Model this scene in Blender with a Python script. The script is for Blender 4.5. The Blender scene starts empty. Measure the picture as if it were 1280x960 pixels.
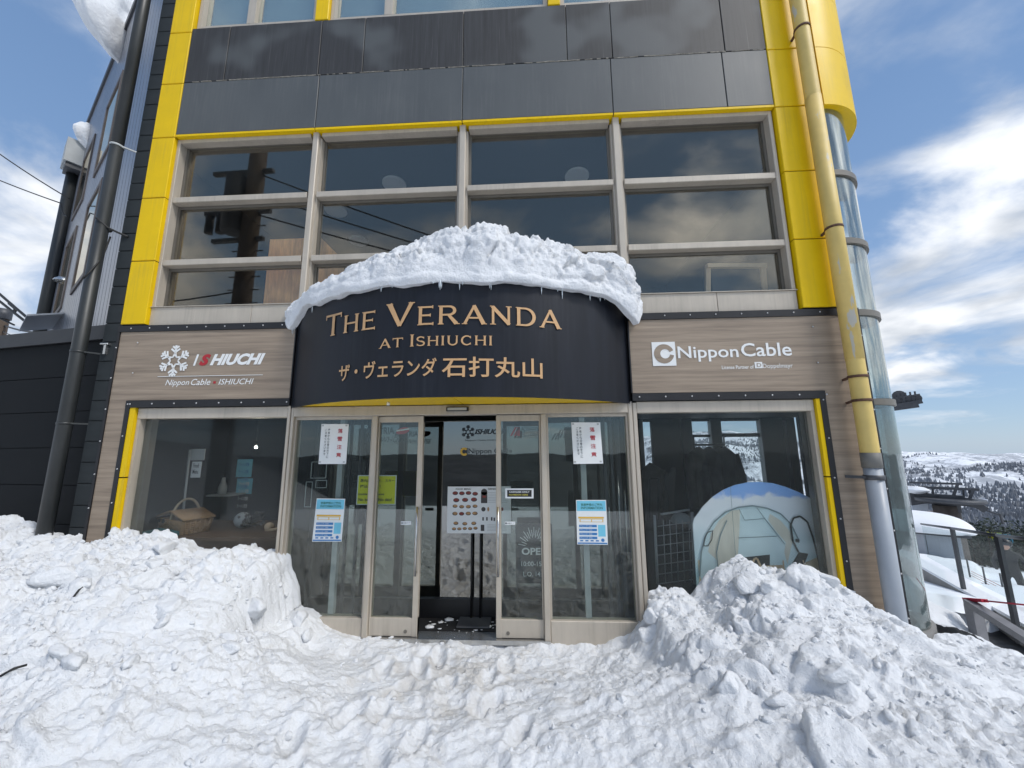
import bpy, bmesh, math, random
import numpy as np
from mathutils import Vector, Matrix
random.seed(7); RNG = np.random.default_rng(7)
SC = bpy.context.scene; COL = SC.collection
PI = math.pi; R_ = math.radians

# ------------------------------------------------------------------ camera
F_PX, PITCH, YAW, ROLL = 479.14, R_(9.6476), R_(2.8839), R_(.4248)
CAM = Vector((0, -3.8, 1.709))
cy_, sy_ = math.cos(YAW), math.sin(YAW); cp_, sp_ = math.cos(PITCH), math.sin(PITCH); cr_, sr_ = math.cos(ROLL), math.sin(ROLL)
CR = Matrix(((cy_, -sy_, 0), (sy_, cy_, 0), (0, 0, 1))) @ Matrix(((1, 0, 0), (0, cp_, -sp_), (0, sp_, cp_))) @ Matrix(((cr_, 0, sr_), (0, 1, 0), (-sr_, 0, cr_)))
cam = bpy.data.cameras.new('camera'); cam_o = bpy.data.objects.new('camera', cam); COL.objects.link(cam_o)
r_, f_, u_ = CR.col[0], CR.col[1], CR.col[2]
cam_o.matrix_world = Matrix(((r_[0], u_[0], -f_[0], CAM.x), (r_[1], u_[1], -f_[1], CAM.y), (r_[2], u_[2], -f_[2], CAM.z), (0, 0, 0, 1)))
cam.sensor_fit = 'HORIZONTAL'; cam.sensor_width = 36; cam.lens = F_PX * 36 / 1280
cam.clip_start = .05; cam.clip_end = 30000
SC.camera = cam_o

def ray(px, py): return CR @ Vector(((px - 640) / F_PX, 1, -(py - 480) / F_PX))
def FY(px, py, Y=0):                     # photo measurement -> point on the plane y = Y
    d = ray(px, py); return CAM + d * ((Y - CAM.y) / d.y)
def FZ(px, py, Z):
    d = ray(px, py); return CAM + d * ((Z - CAM.z) / d.z)
def FD(px, py, dist):
    d = ray(px, py); return CAM + d * (dist / math.hypot(d.x, d.y))

# ------------------------------------------------------------------ sky, sun, exposure
SUN_EL, SUN_AZ = R_(50), R_(122)         # azimuth clockwise from +Y
w = bpy.data.worlds.new('World'); SC.world = w; w.use_nodes = True
nt = w.node_tree; nt.nodes.clear()
def N(tree, t, **k):
    n = tree.nodes.new(t)
    for a, v in k.items(): setattr(n, a, v)
    return n
def mth(tree, op, a, b=None, c=None, clamp=False):
    n = N(tree, 'ShaderNodeMath', operation=op, use_clamp=clamp)
    for i, v in enumerate((a, b, c)):
        if v is None: continue
        if isinstance(v, (int, float)): n.inputs[i].default_value = v
        else: tree.links.new(v, n.inputs[i])
    return n.outputs[0]
out = N(nt, 'ShaderNodeOutputWorld'); bg = N(nt, 'ShaderNodeBackground')
sky = N(nt, 'ShaderNodeTexSky', sky_type='NISHITA', sun_disc=False)
sky.sun_elevation = SUN_EL; sky.sun_rotation = SUN_AZ; sky.altitude = 900; sky.air_density = 1.0; sky.dust_density = .4; sky.ozone_density = 1.2
tc = N(nt, 'ShaderNodeTexCoord'); sx = N(nt, 'ShaderNodeSeparateXYZ'); nt.links.new(tc.outputs['Generated'], sx.inputs[0])
zc = mth(nt, 'MAXIMUM', sx.outputs[2], 0.0); den = mth(nt, 'ADD', zc, .22)
cx = N(nt, 'ShaderNodeCombineXYZ')
nt.links.new(mth(nt, 'DIVIDE', sx.outputs[0], den), cx.inputs[0]); nt.links.new(mth(nt, 'DIVIDE', sx.outputs[1], den), cx.inputs[1]); cx.inputs[2].default_value = 8.8
n1 = N(nt, 'ShaderNodeTexNoise'); n1.inputs['Scale'].default_value = 1.9; n1.inputs['Detail'].default_value = 9; n1.inputs['Roughness'].default_value = .54; n1.inputs['Distortion'].default_value = .35
nt.links.new(cx.outputs[0], n1.inputs['Vector'])
bias = N(nt, 'ShaderNodeValToRGB'); nt.links.new(sx.outputs[2], bias.inputs[0])
er = bias.color_ramp; er.elements[0].position = 0; er.elements[0].color = (.30,) * 3 + (1,); er.elements[1].position = 1; er.elements[1].color = (.50,) * 3 + (1,)
for p, v in ((.06, .36), (.14, .58), (.26, .62), (.40, .50), (.52, .45)):
    e = er.elements.new(p); e.color = (v, v, v, 1)
s = mth(nt, 'ADD', n1.outputs['Fac'], mth(nt, 'SUBTRACT', bias.outputs[0], .5))
cov = N(nt, 'ShaderNodeMapRange', interpolation_type='SMOOTHSTEP'); cov.inputs[1].default_value = .40; cov.inputs[2].default_value = .64
nt.links.new(s, cov.inputs[0])
n2 = N(nt, 'ShaderNodeTexNoise'); n2.inputs['Scale'].default_value = 3.1; n2.inputs['Detail'].default_value = 6
nt.links.new(cx.outputs[0], n2.inputs['Vector'])
cc = N(nt, 'ShaderNodeMix', data_type='RGBA'); cc.inputs[6].default_value = (4.0, 4.4, 5.0, 1); cc.inputs[7].default_value = (7.4, 7.6, 7.9, 1)
cm = N(nt, 'ShaderNodeMapRange'); cm.inputs[1].default_value = .38; cm.inputs[2].default_value = .60; nt.links.new(n2.outputs['Fac'], cm.inputs[0]); nt.links.new(cm.outputs[0], cc.inputs[0])
sunv = (math.sin(SUN_AZ) * math.cos(SUN_EL), math.cos(SUN_AZ) * math.cos(SUN_EL), math.sin(SUN_EL))
dt = N(nt, 'ShaderNodeVectorMath', operation='DOT_PRODUCT'); nt.links.new(tc.outputs['Generated'], dt.inputs[0]); dt.inputs[1].default_value = sunv
au = mth(nt, 'MULTIPLY_ADD', mth(nt, 'POWER', mth(nt, 'MAXIMUM', dt.outputs['Value'], 0.0), 6.0), 2.6, .95)   # clouds scatter more light near the sun
ca = N(nt, 'ShaderNodeVectorMath', operation='SCALE'); nt.links.new(cc.outputs[2], ca.inputs[0]); nt.links.new(au, ca.inputs['Scale'])
mx = N(nt, 'ShaderNodeMix', data_type='RGBA'); nt.links.new(cov.outputs[0], mx.inputs[0]); gr = N(nt, 'ShaderNodeValToRGB'); nt.links.new(sx.outputs[2], gr.inputs[0])
ge = gr.color_ramp; ge.elements[0].position = 0; ge.elements[0].color = (2.3, 3.4, 4.9, 1); ge.elements[1].position = 1; ge.elements[1].color = (1.1, 1.9, 3.6, 1)
for p, c in ((.12, (2.1, 3.2, 4.9)), (.35, (1.7, 2.8, 4.7)), (.6, (1.35, 2.35, 4.2))):
    e = ge.elements.new(p); e.color = (*c, 1)
sm_ = N(nt, 'ShaderNodeMix', data_type='RGBA'); sm_.inputs[0].default_value = .75; nt.links.new(sky.outputs[0], sm_.inputs[6]); nt.links.new(gr.outputs[0], sm_.inputs[7])
nt.links.new(sm_.outputs[2], mx.inputs[6]); nt.links.new(ca.outputs[0], mx.inputs[7])
nt.links.new(mx.outputs[2], bg.inputs[0]); bg.inputs[1].default_value = .11
nt.links.new(bg.outputs[0], out.inputs[0])
sl = bpy.data.lights.new('sun', 'SUN'); sl.energy = 1.6; sl.angle = R_(12); sl.color = (1, .96, .9)
so = bpy.data.objects.new('sun', sl); COL.objects.link(so)
sdir = Vector((math.sin(SUN_AZ) * math.cos(SUN_EL), math.cos(SUN_AZ) * math.cos(SUN_EL), math.sin(SUN_EL)))
so.rotation_euler = sdir.to_track_quat('Z', 'Y').to_euler(); so.location = (6, -12, 14)
SC.view_settings.view_transform = 'Standard'; SC.view_settings.look = 'None'; SC.view_settings.exposure = .40; SC.view_settings.gamma = 1
SC.render.engine = 'CYCLES'
SC.cycles.max_bounces = 10; SC.cycles.transparent_max_bounces = 16; SC.cycles.caustics_reflective = False; SC.cycles.caustics_refractive = False

# ------------------------------------------------------------------ materials
def mat(name, col, rough=.6, metal=0., var=0., vscale=4., stretch=(1, 1, 1), bump=0., bscale=60., spec=.5):
    m = bpy.data.materials.new(name); m.use_nodes = True; t = m.node_tree; b = t.nodes['Principled BSDF']
    b.inputs['Base Color'].default_value = (*col, 1); b.inputs['Roughness'].default_value = rough; b.inputs['Metallic'].default_value = metal
    b.inputs['Specular IOR Level'].default_value = spec
    if var or bump:
        c = N(t, 'ShaderNodeTexCoord'); mp = N(t, 'ShaderNodeMapping'); mp.inputs['Scale'].default_value = stretch
        g = N(t, 'ShaderNodeNewGeometry'); t.links.new(g.outputs['Position'], mp.inputs[0])
    if var:
        n = N(t, 'ShaderNodeTexNoise'); n.inputs['Scale'].default_value = vscale; n.inputs['Detail'].default_value = 7; n.inputs['Roughness'].default_value = .65
        t.links.new(mp.outputs[0], n.inputs['Vector'])
        x = N(t, 'ShaderNodeMix', data_type='RGBA')
        x.inputs[6].default_value = (*[c_ * (1 - var) for c_ in col], 1); x.inputs[7].default_value = (*[min(1, c_ * (1 + var)) for c_ in col], 1)
        r = N(t, 'ShaderNodeMapRange'); r.inputs[1].default_value = .3; r.inputs[2].default_value = .7
        t.links.new(n.outputs['Fac'], r.inputs[0]); t.links.new(r.outputs[0], x.inputs[0]); t.links.new(x.outputs[2], b.inputs['Base Color'])
        rr = N(t, 'ShaderNodeMapRange'); rr.inputs[3].default_value = max(.05, rough - .1); rr.inputs[4].default_value = min(1, rough + .12)
        t.links.new(n.outputs['Fac'], rr.inputs[0]); t.links.new(rr.outputs[0], b.inputs['Roughness'])
    if bump:
        n = N(t, 'ShaderNodeTexNoise'); n.inputs['Scale'].default_value = bscale; n.inputs['Detail'].default_value = 5
        t.links.new(mp.outputs[0], n.inputs['Vector'])
        bp = N(t, 'ShaderNodeBump'); bp.inputs['Strength'].default_value = bump; bp.inputs['Distance'].default_value = .01
        t.links.new(n.outputs['Fac'], bp.inputs['Height']); t.links.new(bp.outputs[0], b.inputs['Normal'])
    return m

def glass(name, tint=(.8, .85, .85), refl=.10, dust=.05, dustcol=(.35, .38, .38), wire=False, fk=1.25, gcol=(.97, .96, .91)):
    m = bpy.data.materials.new(name); m.use_nodes = True; t = m.node_tree; t.nodes.clear()
    o = N(t, 'ShaderNodeOutputMaterial'); tr = N(t, 'ShaderNodeBsdfTransparent'); tr.inputs[0].default_value = (*tint, 1)
    gl = N(t, 'ShaderNodeBsdfGlossy'); gl.inputs['Roughness'].default_value = .015; gl.inputs[0].default_value = (*gcol, 1)
    fr = N(t, 'ShaderNodeFresnel'); bf = N(t, 'ShaderNodeNewGeometry'); t.links.new(mth(t, 'MULTIPLY_ADD', bf.outputs['Backfacing'], 1 / 1.5 - 1.5, 1.5), fr.inputs[0])
    f = mth(t, 'MULTIPLY_ADD', fr.outputs[0], fk, refl - .05, clamp=True)
    m1 = N(t, 'ShaderNodeMixShader'); t.links.new(f, m1.inputs[0]); t.links.new(tr.outputs[0], m1.inputs[1]); t.links.new(gl.outputs[0], m1.inputs[2])
    df = N(t, 'ShaderNodeBsdfDiffuse'); df.inputs[0].default_value = (*dustcol, 1)
    m2 = N(t, 'ShaderNodeMixShader'); t.links.new(m1.outputs[0], m2.inputs[1]); t.links.new(df.outputs[0], m2.inputs[2])
    g = N(t, 'ShaderNodeNewGeometry')
    n = N(t, 'ShaderNodeTexNoise'); n.inputs['Scale'].default_value = 2.2; n.inputs['Detail'].default_value = 6; t.links.new(g.outputs['Position'], n.inputs['Vector'])
    d = mth(t, 'MULTIPLY', n.outputs['Fac'], dust * 2)
    if wire:                              # diamond wire mesh cast into the pane
        sp = N(t, 'ShaderNodeSeparateXYZ'); t.links.new(g.outputs['Position'], sp.inputs[0])
        a = mth(t, 'ADD', sp.outputs[0], sp.outputs[2]); bq = mth(t, 'SUBTRACT', sp.outputs[0], sp.outputs[2])
        def ln(v): return mth(t, 'LESS_THAN', mth(t, 'ABSOLUTE', mth(t, 'SUBTRACT', mth(t, 'FRACT', mth(t, 'MULTIPLY', v, 36)), .5)), .035)
        d = mth(t, 'ADD', d, mth(t, 'MULTIPLY', mth(t, 'MAXIMUM', ln(a), ln(bq)), .22), clamp=True)
    t.links.new(d, m2.inputs[0]); t.links.new(m2.outputs[0], o.inputs[0])
    return m

M = {}
M['yellow'] = mat('yellow_panel_paint', (.80, .525, .003), .42, var=.06, vscale=2, spec=.22)
M['spandrel'] = mat('grey_spandrel', (.088, .094, .094), .5, var=.12, vscale=2.2, stretch=(1, 1, .4))
M['frame'] = mat('beige_aluminium', (.50, .445, .37), .45, metal=.12, var=.10, vscale=5, stretch=(1, 1, .3))
M['frame_dark'] = mat('brown_aluminium', (.17, .155, .13), .45, metal=.2, var=.1)
M['trim'] = mat('black_trim', (.012, .012, .014), .45, var=.3, vscale=8)
M['screw'] = mat('steel_screw', (.55, .55, .55), .35, metal=.6)
M['fascia'] = mat('navy_fascia', (.0085, .0105, .0165), .42, var=.30, vscale=3, stretch=(3, 3, .35), spec=.32)
M['gold'] = mat('gold_letter', (.58, .35, .17), .5, var=.08)
M['white'] = mat('white_vinyl', (.82, .82, .80), .5, var=.03)
M['red'] = mat('red_vinyl', (.42, .02, .03), .5, var=.05)
M['siding'] = mat('charcoal_siding', (.027, .032, .034), .6, var=.2, vscale=6, stretch=(.4, .4, 2), spec=.3)
M['annex'] = mat('black_cladding', (.006, .0072, .0085), .75, var=.25, vscale=3, spec=.2)
M['pipe_dark'] = mat('dark_pipe', (.028, .031, .031), .42, var=.25, vscale=5, stretch=(1, 1, .3))
M['pipe_yellow'] = mat('faded_yellow_pipe', (.70, .50, .14), .5, var=.10, vscale=5, stretch=(1, 1, .4))
M['pipe_grey'] = mat('grey_pipe_band', (.17, .165, .15), .6, var=.12)
M['pipe_pale'] = mat('pale_grey_pipe', (.34, .37, .41), .42, var=.08, vscale=3)
M['rust'] = mat('rusty_band', (.10, .05, .03), .8, var=.5, vscale=40)
M['metal'] = mat('brushed_steel', (.55, .55, .54), .25, metal=.9)
M['wing'] = mat('grey_metal_cladding', (.20, .215, .25), .32, metal=.35, var=.25, vscale=2.5, stretch=(1, 1, .25))
M['wing_trim'] = mat('brown_window_trim', (.13, .11, .10), .6, var=.3)
M['concrete'] = mat('concrete', (.27, .26, .245), .85, var=.2, vscale=3, bump=.25)
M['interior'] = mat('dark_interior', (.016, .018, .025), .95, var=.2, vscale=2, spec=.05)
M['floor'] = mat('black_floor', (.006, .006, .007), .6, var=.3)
M['mat_floor'] = mat('black_mat', (.005, .005, .006), .9, bump=.5, bscale=150)
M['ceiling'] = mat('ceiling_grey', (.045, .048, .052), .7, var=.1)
M['light_frame'] = mat('pale_grey_frame', (.42, .44, .44), .5, var=.1)
M['blind'] = mat('pale_blind', (.55, .66, .66), .8, var=.05)
M['ply'] = mat('plywood', (.74, .35, .12), .65, var=.28, vscale=6, stretch=(6, 6, .7))
M['timber'] = mat('light_timber', (.66, .48, .30), .55, var=.15, vscale=12, stretch=(2, 2, .4))
M['tablewood'] = mat('brown_table', (.12, .065, .035), .5, var=.25, vscale=8, stretch=(.4, 3, 3))
M['wicker'] = mat('wicker', (.36, .22, .11), .7, var=.35, vscale=40, bump=.6, bscale=120)
M['wicker_handle'] = mat('cane_handle', (.45, .36, .25), .5, var=.15)
M['coat'] = mat('dark_coat', (.045, .045, .05), .85, var=.5, vscale=7, bump=.5, bscale=25)
M['coat2'] = mat('brown_grey_coat', (.085, .08, .075), .85, var=.4, vscale=7, bump=.5, bscale=25)
M['black'] = mat('black_plastic', (.012, .012, .013), .4)
M['board_black'] = mat('chalkboard', (.035, .038, .040), .6, var=.2)
M['paper'] = mat('white_paper', (.78, .80, .80), .7, var=.03)
M['paper_y'] = mat('yellow_paper', (.80, .78, .03), .7, var=.05)
M['cyan'] = mat('cyan_print', (.18, .55, .72), .6, var=.1)
M['blue'] = mat('blue_print', (.04, .20, .48), .6, var=.1)
M['ink'] = mat('dark_ink', (.03, .04, .05), .6)
M['ink_green'] = mat('green_ink', (.05, .20, .16), .6)
M['amber'] = mat('amber_print', (.72, .45, .07), .6)
M['food_red'] = mat('food_brown_red', (.22, .035, .025), .5, var=.6, vscale=60)
M['food_tan'] = mat('food_tan', (.42, .24, .10), .5, var=.5, vscale=60)
M['dish'] = mat('dark_dish', (.05, .045, .045), .4)
M['label_yellow'] = mat('label_yellow', (.7, .62, .1), .5)
M['teal'] = mat('teal_cloth', (.02, .13, .15), .9, var=.3)
M['curtain'] = mat('printed_beige', (.74, .70, .58), .7, var=.12, vscale=8, stretch=(4, 4, .4))
M['print_green'] = mat('printed_pale_green', (.70, .85, .86), .6, var=.10, vscale=6)
M['print_dark'] = mat('printed_dark', (.05, .05, .045), .6, var=.4, vscale=12)
M['print_line'] = mat('printed_grey_line', (.25, .32, .33), .6)
M['print_sand'] = mat('printed_sand', (.74, .62, .42), .6, var=.2, vscale=14)
M['rope'] = mat('red_strap', (.45, .02, .05), .7)
M['net'] = mat('orange_net', (.55, .2, .12), .8)
M['steel_dark'] = mat('lift_steel', (.075, .078, .085), .5, metal=.4, var=.2)
M['lift_rust'] = mat('lift_pillar', (.10, .085, .075), .6, var=.35, vscale=3)
M['road'] = mat('wet_asphalt', (.035, .036, .038), .5, var=.8, vscale=5, stretch=(.6, 3, 1))
M['wood_grey'] = mat('weathered_rail', (.20, .20, .21), .6, var=.2, vscale=6)
M['pole'] = mat('utility_pole', (.07, .05, .035), .8, var=.3)
M['wire'] = mat('cable', (.02, .02, .02), .6)
M['bark'] = mat('bark', (.05, .04, .03), .9)
M['pine'] = mat('pine_foliage', (.030, .042, .030), .9, var=.4, vscale=3)
M['skin'] = mat('skin', (.5, .3, .22), .6)
M['jacket'] = mat('dark_jacket', (.035, .035, .035), .8, var=.3)
M['glass_up'] = glass('tinted_glass', (.92, .94, .94), .10, .008, (.22, .24, .25), gcol=(1., .90, .74))
M['glass_wire'] = glass('wired_glass', (.92, .94, .94), .012, .010, (.30, .33, .33), wire=True)
M['glass_door'] = glass('door_glass', (.86, .90, .89), .07, .02, (.30, .34, .33))
M['glass_top'] = glass('bright_glass', (.85, .9, .9), .22, .05, (.5, .6, .6))
M['glass_inner'] = glass('inner_glass', (.30, .33, .33), .26, .02, (.25, .28, .27))
M['glass_tower'] = glass('curved_glass', (.64, .72, .73), .15, .10, (.42, .49, .50))
M['glass_clear'] = glass('clear_glass', (.9, .93, .93), .05, .02)
M['glass_rail'] = glass('rail_glass', (.90, .93, .93), .05, .006, fk=.08)
M['sealant'] = mat('old_sealant', (.26, .24, .20), .9, var=.5, vscale=30)
M['far_trees'] = mat('hazy_distant_trees', (.20, .215, .24), .95, var=.35, vscale=.02)  # pale valley haze is put into the tree colour, no air is built
M['ice'] = mat('ice', (.62, .68, .72), .15, var=.05, spec=.6)

def weathered(m, amt=.22, col=(.30, .22, .06)):
    t = m.node_tree; b = t.nodes['Principled BSDF']; src = b.inputs['Base Color'].links[0].from_socket
    g = N(t, 'ShaderNodeNewGeometry'); mp = N(t, 'ShaderNodeMapping'); mp.inputs['Scale'].default_value = (22, 22, .8); t.links.new(g.outputs['Position'], mp.inputs[0])
    n = N(t, 'ShaderNodeTexNoise'); n.inputs['Scale'].default_value = 1.6; n.inputs['Detail'].default_value = 6; n.inputs['Roughness'].default_value = .65; t.links.new(mp.outputs[0], n.inputs['Vector'])
    k = N(t, 'ShaderNodeTexNoise'); k.inputs['Scale'].default_value = 1.7; k.inputs['Detail'].default_value = 4; t.links.new(g.outputs['Position'], k.inputs['Vector'])
    r = N(t, 'ShaderNodeMapRange', interpolation_type='SMOOTHSTEP'); r.inputs[1].default_value = .50; r.inputs[2].default_value = .80; r.inputs[4].default_value = amt; t.links.new(mth(t, 'ADD', mth(t, 'MULTIPLY', n.outputs['Fac'], .6), mth(t, 'MULTIPLY', k.outputs['Fac'], .45)), r.inputs[0])
    x = N(t, 'ShaderNodeMix', data_type='RGBA'); x.inputs[7].default_value = (*col, 1); t.links.new(src, x.inputs[6]); t.links.new(r.outputs[0], x.inputs[0]); t.links.new(x.outputs[2], b.inputs['Base Color'])
weathered(M['yellow'], .42); weathered(M['frame'], .40, (.20, .17, .13)); weathered(M['spandrel'], .5, (.15, .15, .145)); weathered(M['pipe_pale'], .4, (.2, .19, .17)); weathered(M['pipe_dark'], .4, (.07, .07, .068)); weathered(M['fascia'], .4, (.035, .038, .045))

def wood_mat():
    m = bpy.data.materials.new('grey_brown_wood_laminate'); m.use_nodes = True; t = m.node_tree; b = t.nodes['Principled BSDF']
    g = N(t, 'ShaderNodeNewGeometry'); mp = N(t, 'ShaderNodeMapping'); mp.inputs['Scale'].default_value = (.55, 1, 15); t.links.new(g.outputs['Position'], mp.inputs[0])
    a = N(t, 'ShaderNodeTexNoise'); a.inputs['Scale'].default_value = 1.5; a.inputs['Detail'].default_value = 7; a.inputs['Roughness'].default_value = .62; a.inputs['Distortion'].default_value = .3; t.links.new(mp.outputs[0], a.inputs['Vector'])
    mp2 = N(t, 'ShaderNodeMapping'); mp2.inputs['Scale'].default_value = (2.2, 1, 95); t.links.new(g.outputs['Position'], mp2.inputs[0])
    f = N(t, 'ShaderNodeTexNoise'); f.inputs['Scale'].default_value = 2; f.inputs['Detail'].default_value = 3; t.links.new(mp2.outputs[0], f.inputs['Vector'])
    r = N(t, 'ShaderNodeValToRGB'); e = r.color_ramp.elements
    e[0].position = .3; e[0].color = (.175, .134, .099, 1); e[1].position = .72; e[1].color = (.42, .332, .246, 1)
    k = e.new(.5); k.color = (.295, .230, .170, 1)
    t.links.new(mth(t, 'ADD', mth(t, 'MULTIPLY', a.outputs['Fac'], .75), mth(t, 'MULTIPLY', f.outputs['Fac'], .25)), r.inputs[0])
    t.links.new(r.outputs[0], b.inputs['Base Color']); b.inputs['Roughness'].default_value = .55
    return m
M['wood'] = wood_mat()

def stained_mat():                        # soot and rain streaks running down from the window sill
    m = bpy.data.materials.new('stained_spandrel'); m.use_nodes = True; t = m.node_tree; b = t.nodes['Principled BSDF']
    g = N(t, 'ShaderNodeNewGeometry'); mp = N(t, 'ShaderNodeMapping'); mp.inputs['Scale'].default_value = (11, 1, .55); t.links.new(g.outputs['Position'], mp.inputs[0])
    a = N(t, 'ShaderNodeTexNoise'); a.inputs['Scale'].default_value = 2; a.inputs['Detail'].default_value = 6; a.inputs['Roughness'].default_value = .7; t.links.new(mp.outputs[0], a.inputs['Vector'])
    c = N(t, 'ShaderNodeTexNoise'); c.inputs['Scale'].default_value = 1.15; c.inputs['Detail'].default_value = 2; t.links.new(g.outputs['Position'], c.inputs['Vector'])
    s1 = N(t, 'ShaderNodeMapRange', interpolation_type='SMOOTHSTEP'); s1.inputs[1].default_value = .36; s1.inputs[2].default_value = .52; t.links.new(c.outputs['Fac'], s1.inputs[0])
    k = mth(t, 'MULTIPLY', s1.outputs[0], mth(t, 'MULTIPLY_ADD', a.outputs['Fac'], .9, .35), clamp=True)
    x = N(t, 'ShaderNodeMix', data_type='RGBA'); x.inputs[6].default_value = (.083, .088, .088, 1); x.inputs[7].default_value = (.024, .0215, .0205, 1)
    t.links.new(k, x.inputs[0])
    y = N(t, 'ShaderNodeMix', data_type='RGBA'); y.inputs[7].default_value = (.15, .145, .14, 1)
    mp3 = N(t, 'ShaderNodeMapping'); mp3.inputs['Scale'].default_value = (60, 1, .7); t.links.new(g.outputs['Position'], mp3.inputs[0])
    d = N(t, 'ShaderNodeTexNoise'); d.inputs['Scale'].default_value = 1.5; d.inputs['Detail'].default_value = 4; t.links.new(mp3.outputs[0], d.inputs['Vector'])
    s2 = N(t, 'ShaderNodeMapRange'); s2.inputs[1].default_value = .62; s2.inputs[2].default_value = .75; s2.inputs[4].default_value = .6; t.links.new(d.outputs['Fac'], s2.inputs[0])
    t.links.new(s2.outputs[0], y.inputs[0]); t.links.new(x.outputs[2], y.inputs[6]); t.links.new(y.outputs[2], b.inputs['Base Color']); b.inputs['Roughness'].default_value = .6
    return m
M['stained'] = stained_mat()

def peel_mat(base, under):               # old paint flaking off the pipe
    m = bpy.data.materials.new('peeling_yellow_paint'); m.use_nodes = True; t = m.node_tree; b = t.nodes['Principled BSDF']
    g = N(t, 'ShaderNodeNewGeometry'); mp = N(t, 'ShaderNodeMapping'); mp.inputs['Scale'].default_value = (6, 6, 1.3); t.links.new(g.outputs['Position'], mp.inputs[0])
    a = N(t, 'ShaderNodeTexNoise'); a.inputs['Scale'].default_value = 1.3; a.inputs['Detail'].default_value = 7; a.inputs['Roughness'].default_value = .6; t.links.new(mp.outputs[0], a.inputs['Vector'])
    s1 = N(t, 'ShaderNodeMapRange', interpolation_type='SMOOTHSTEP'); s1.inputs[1].default_value = .63; s1.inputs[2].default_value = .66; t.links.new(a.outputs['Fac'], s1.inputs[0])
    n = N(t, 'ShaderNodeTexNoise'); n.inputs['Scale'].default_value = 7; n.inputs['Detail'].default_value = 6; t.links.new(g.outputs['Position'], n.inputs['Vector'])
    z = N(t, 'ShaderNodeMix', data_type='RGBA'); z.inputs[6].default_value = (*[c * .82 for c in base], 1); z.inputs[7].default_value = (*[min(1, c * 1.15) for c in base], 1); t.links.new(n.outputs['Fac'], z.inputs[0])
    x = N(t, 'ShaderNodeMix', data_type='RGBA'); x.inputs[7].default_value = (*under, 1); t.links.new(z.outputs[2], x.inputs[6])
    t.links.new(s1.outputs[0], x.inputs[0]); t.links.new(x.outputs[2], b.inputs['Base Color']); b.inputs['Roughness'].default_value = .55
    return m
M['peel'] = peel_mat((.68, .50, .16), (.50, .48, .42))

def snow_mat(name, col=(.81, .825, .845), fine=70.):
    m = bpy.data.materials.new(name); m.use_nodes = True; t = m.node_tree; b = t.nodes['Principled BSDF']
    g = N(t, 'ShaderNodeNewGeometry')
    n = N(t, 'ShaderNodeTexNoise'); n.inputs['Scale'].default_value = 2.2; n.inputs['Detail'].default_value = 8; n.inputs['Roughness'].default_value = .7; t.links.new(g.outputs['Position'], n.inputs['Vector'])
    x = N(t, 'ShaderNodeMix', data_type='RGBA'); x.inputs[6].default_value = (*[c * .93 for c in col], 1); x.inputs[7].default_value = (*[min(.93, c * 1.04) for c in col], 1)
    t.links.new(n.outputs['Fac'], x.inputs[0])
    dv = N(t, 'ShaderNodeVectorMath', operation='DISTANCE'); dv.inputs[1].default_value = (-.6, -.55, 0); t.links.new(g.outputs['Position'], dv.inputs[0])
    dn = N(t, 'ShaderNodeTexNoise'); dn.inputs['Scale'].default_value = 5.5; dn.inputs['Detail'].default_value = 7; t.links.new(g.outputs['Position'], dn.inputs['Vector'])
    dm = N(t, 'ShaderNodeMapRange', interpolation_type='SMOOTHSTEP'); dm.inputs[1].default_value = 1.5; dm.inputs[2].default_value = .1; dm.inputs[3].default_value = 0; dm.inputs[4].default_value = .24; t.links.new(dv.outputs['Value'], dm.inputs[0])
    ds = N(t, 'ShaderNodeMapRange', interpolation_type='SMOOTHSTEP'); ds.inputs[1].default_value = .60; ds.inputs[2].default_value = .86; t.links.new(mth(t, 'ADD', dn.outputs['Fac'], dm.outputs[0]), ds.inputs[0])
    dy = N(t, 'ShaderNodeMix', data_type='RGBA'); dy.inputs[7].default_value = (.66, .648, .63, 1); t.links.new(x.outputs[2], dy.inputs[6]); t.links.new(mth(t, 'MULTIPLY', ds.outputs[0], mth(t, 'GREATER_THAN', dm.outputs[0], 0)), dy.inputs[0]); t.links.new(dy.outputs[2], b.inputs['Base Color'])
    b.inputs['Roughness'].default_value = .65; b.inputs['Specular IOR Level'].default_value = .25
    q = N(t, 'ShaderNodeTexNoise'); q.inputs['Scale'].default_value = fine; q.inputs['Detail'].default_value = 6; q.inputs['Roughness'].default_value = .7; t.links.new(g.outputs['Position'], q.inputs['Vector'])
    bp = N(t, 'ShaderNodeBump'); bp.inputs['Strength'].default_value = .8; bp.inputs['Distance'].default_value = .016
    q2 = N(t, 'ShaderNodeTexVoronoi'); q2.inputs['Scale'].default_value = fine * .55; t.links.new(g.outputs['Position'], q2.inputs['Vector'])
    t.links.new(mth(t, 'ADD', q.outputs['Fac'], mth(t, 'MULTIPLY', q2.outputs['Distance'], .35)), bp.inputs['Height']); t.links.new(bp.outputs[0], b.inputs['Normal'])
    return m
M['snow'] = snow_mat('snow'); M['snow_smooth'] = snow_mat('packed_snow', fine=25.)

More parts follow.
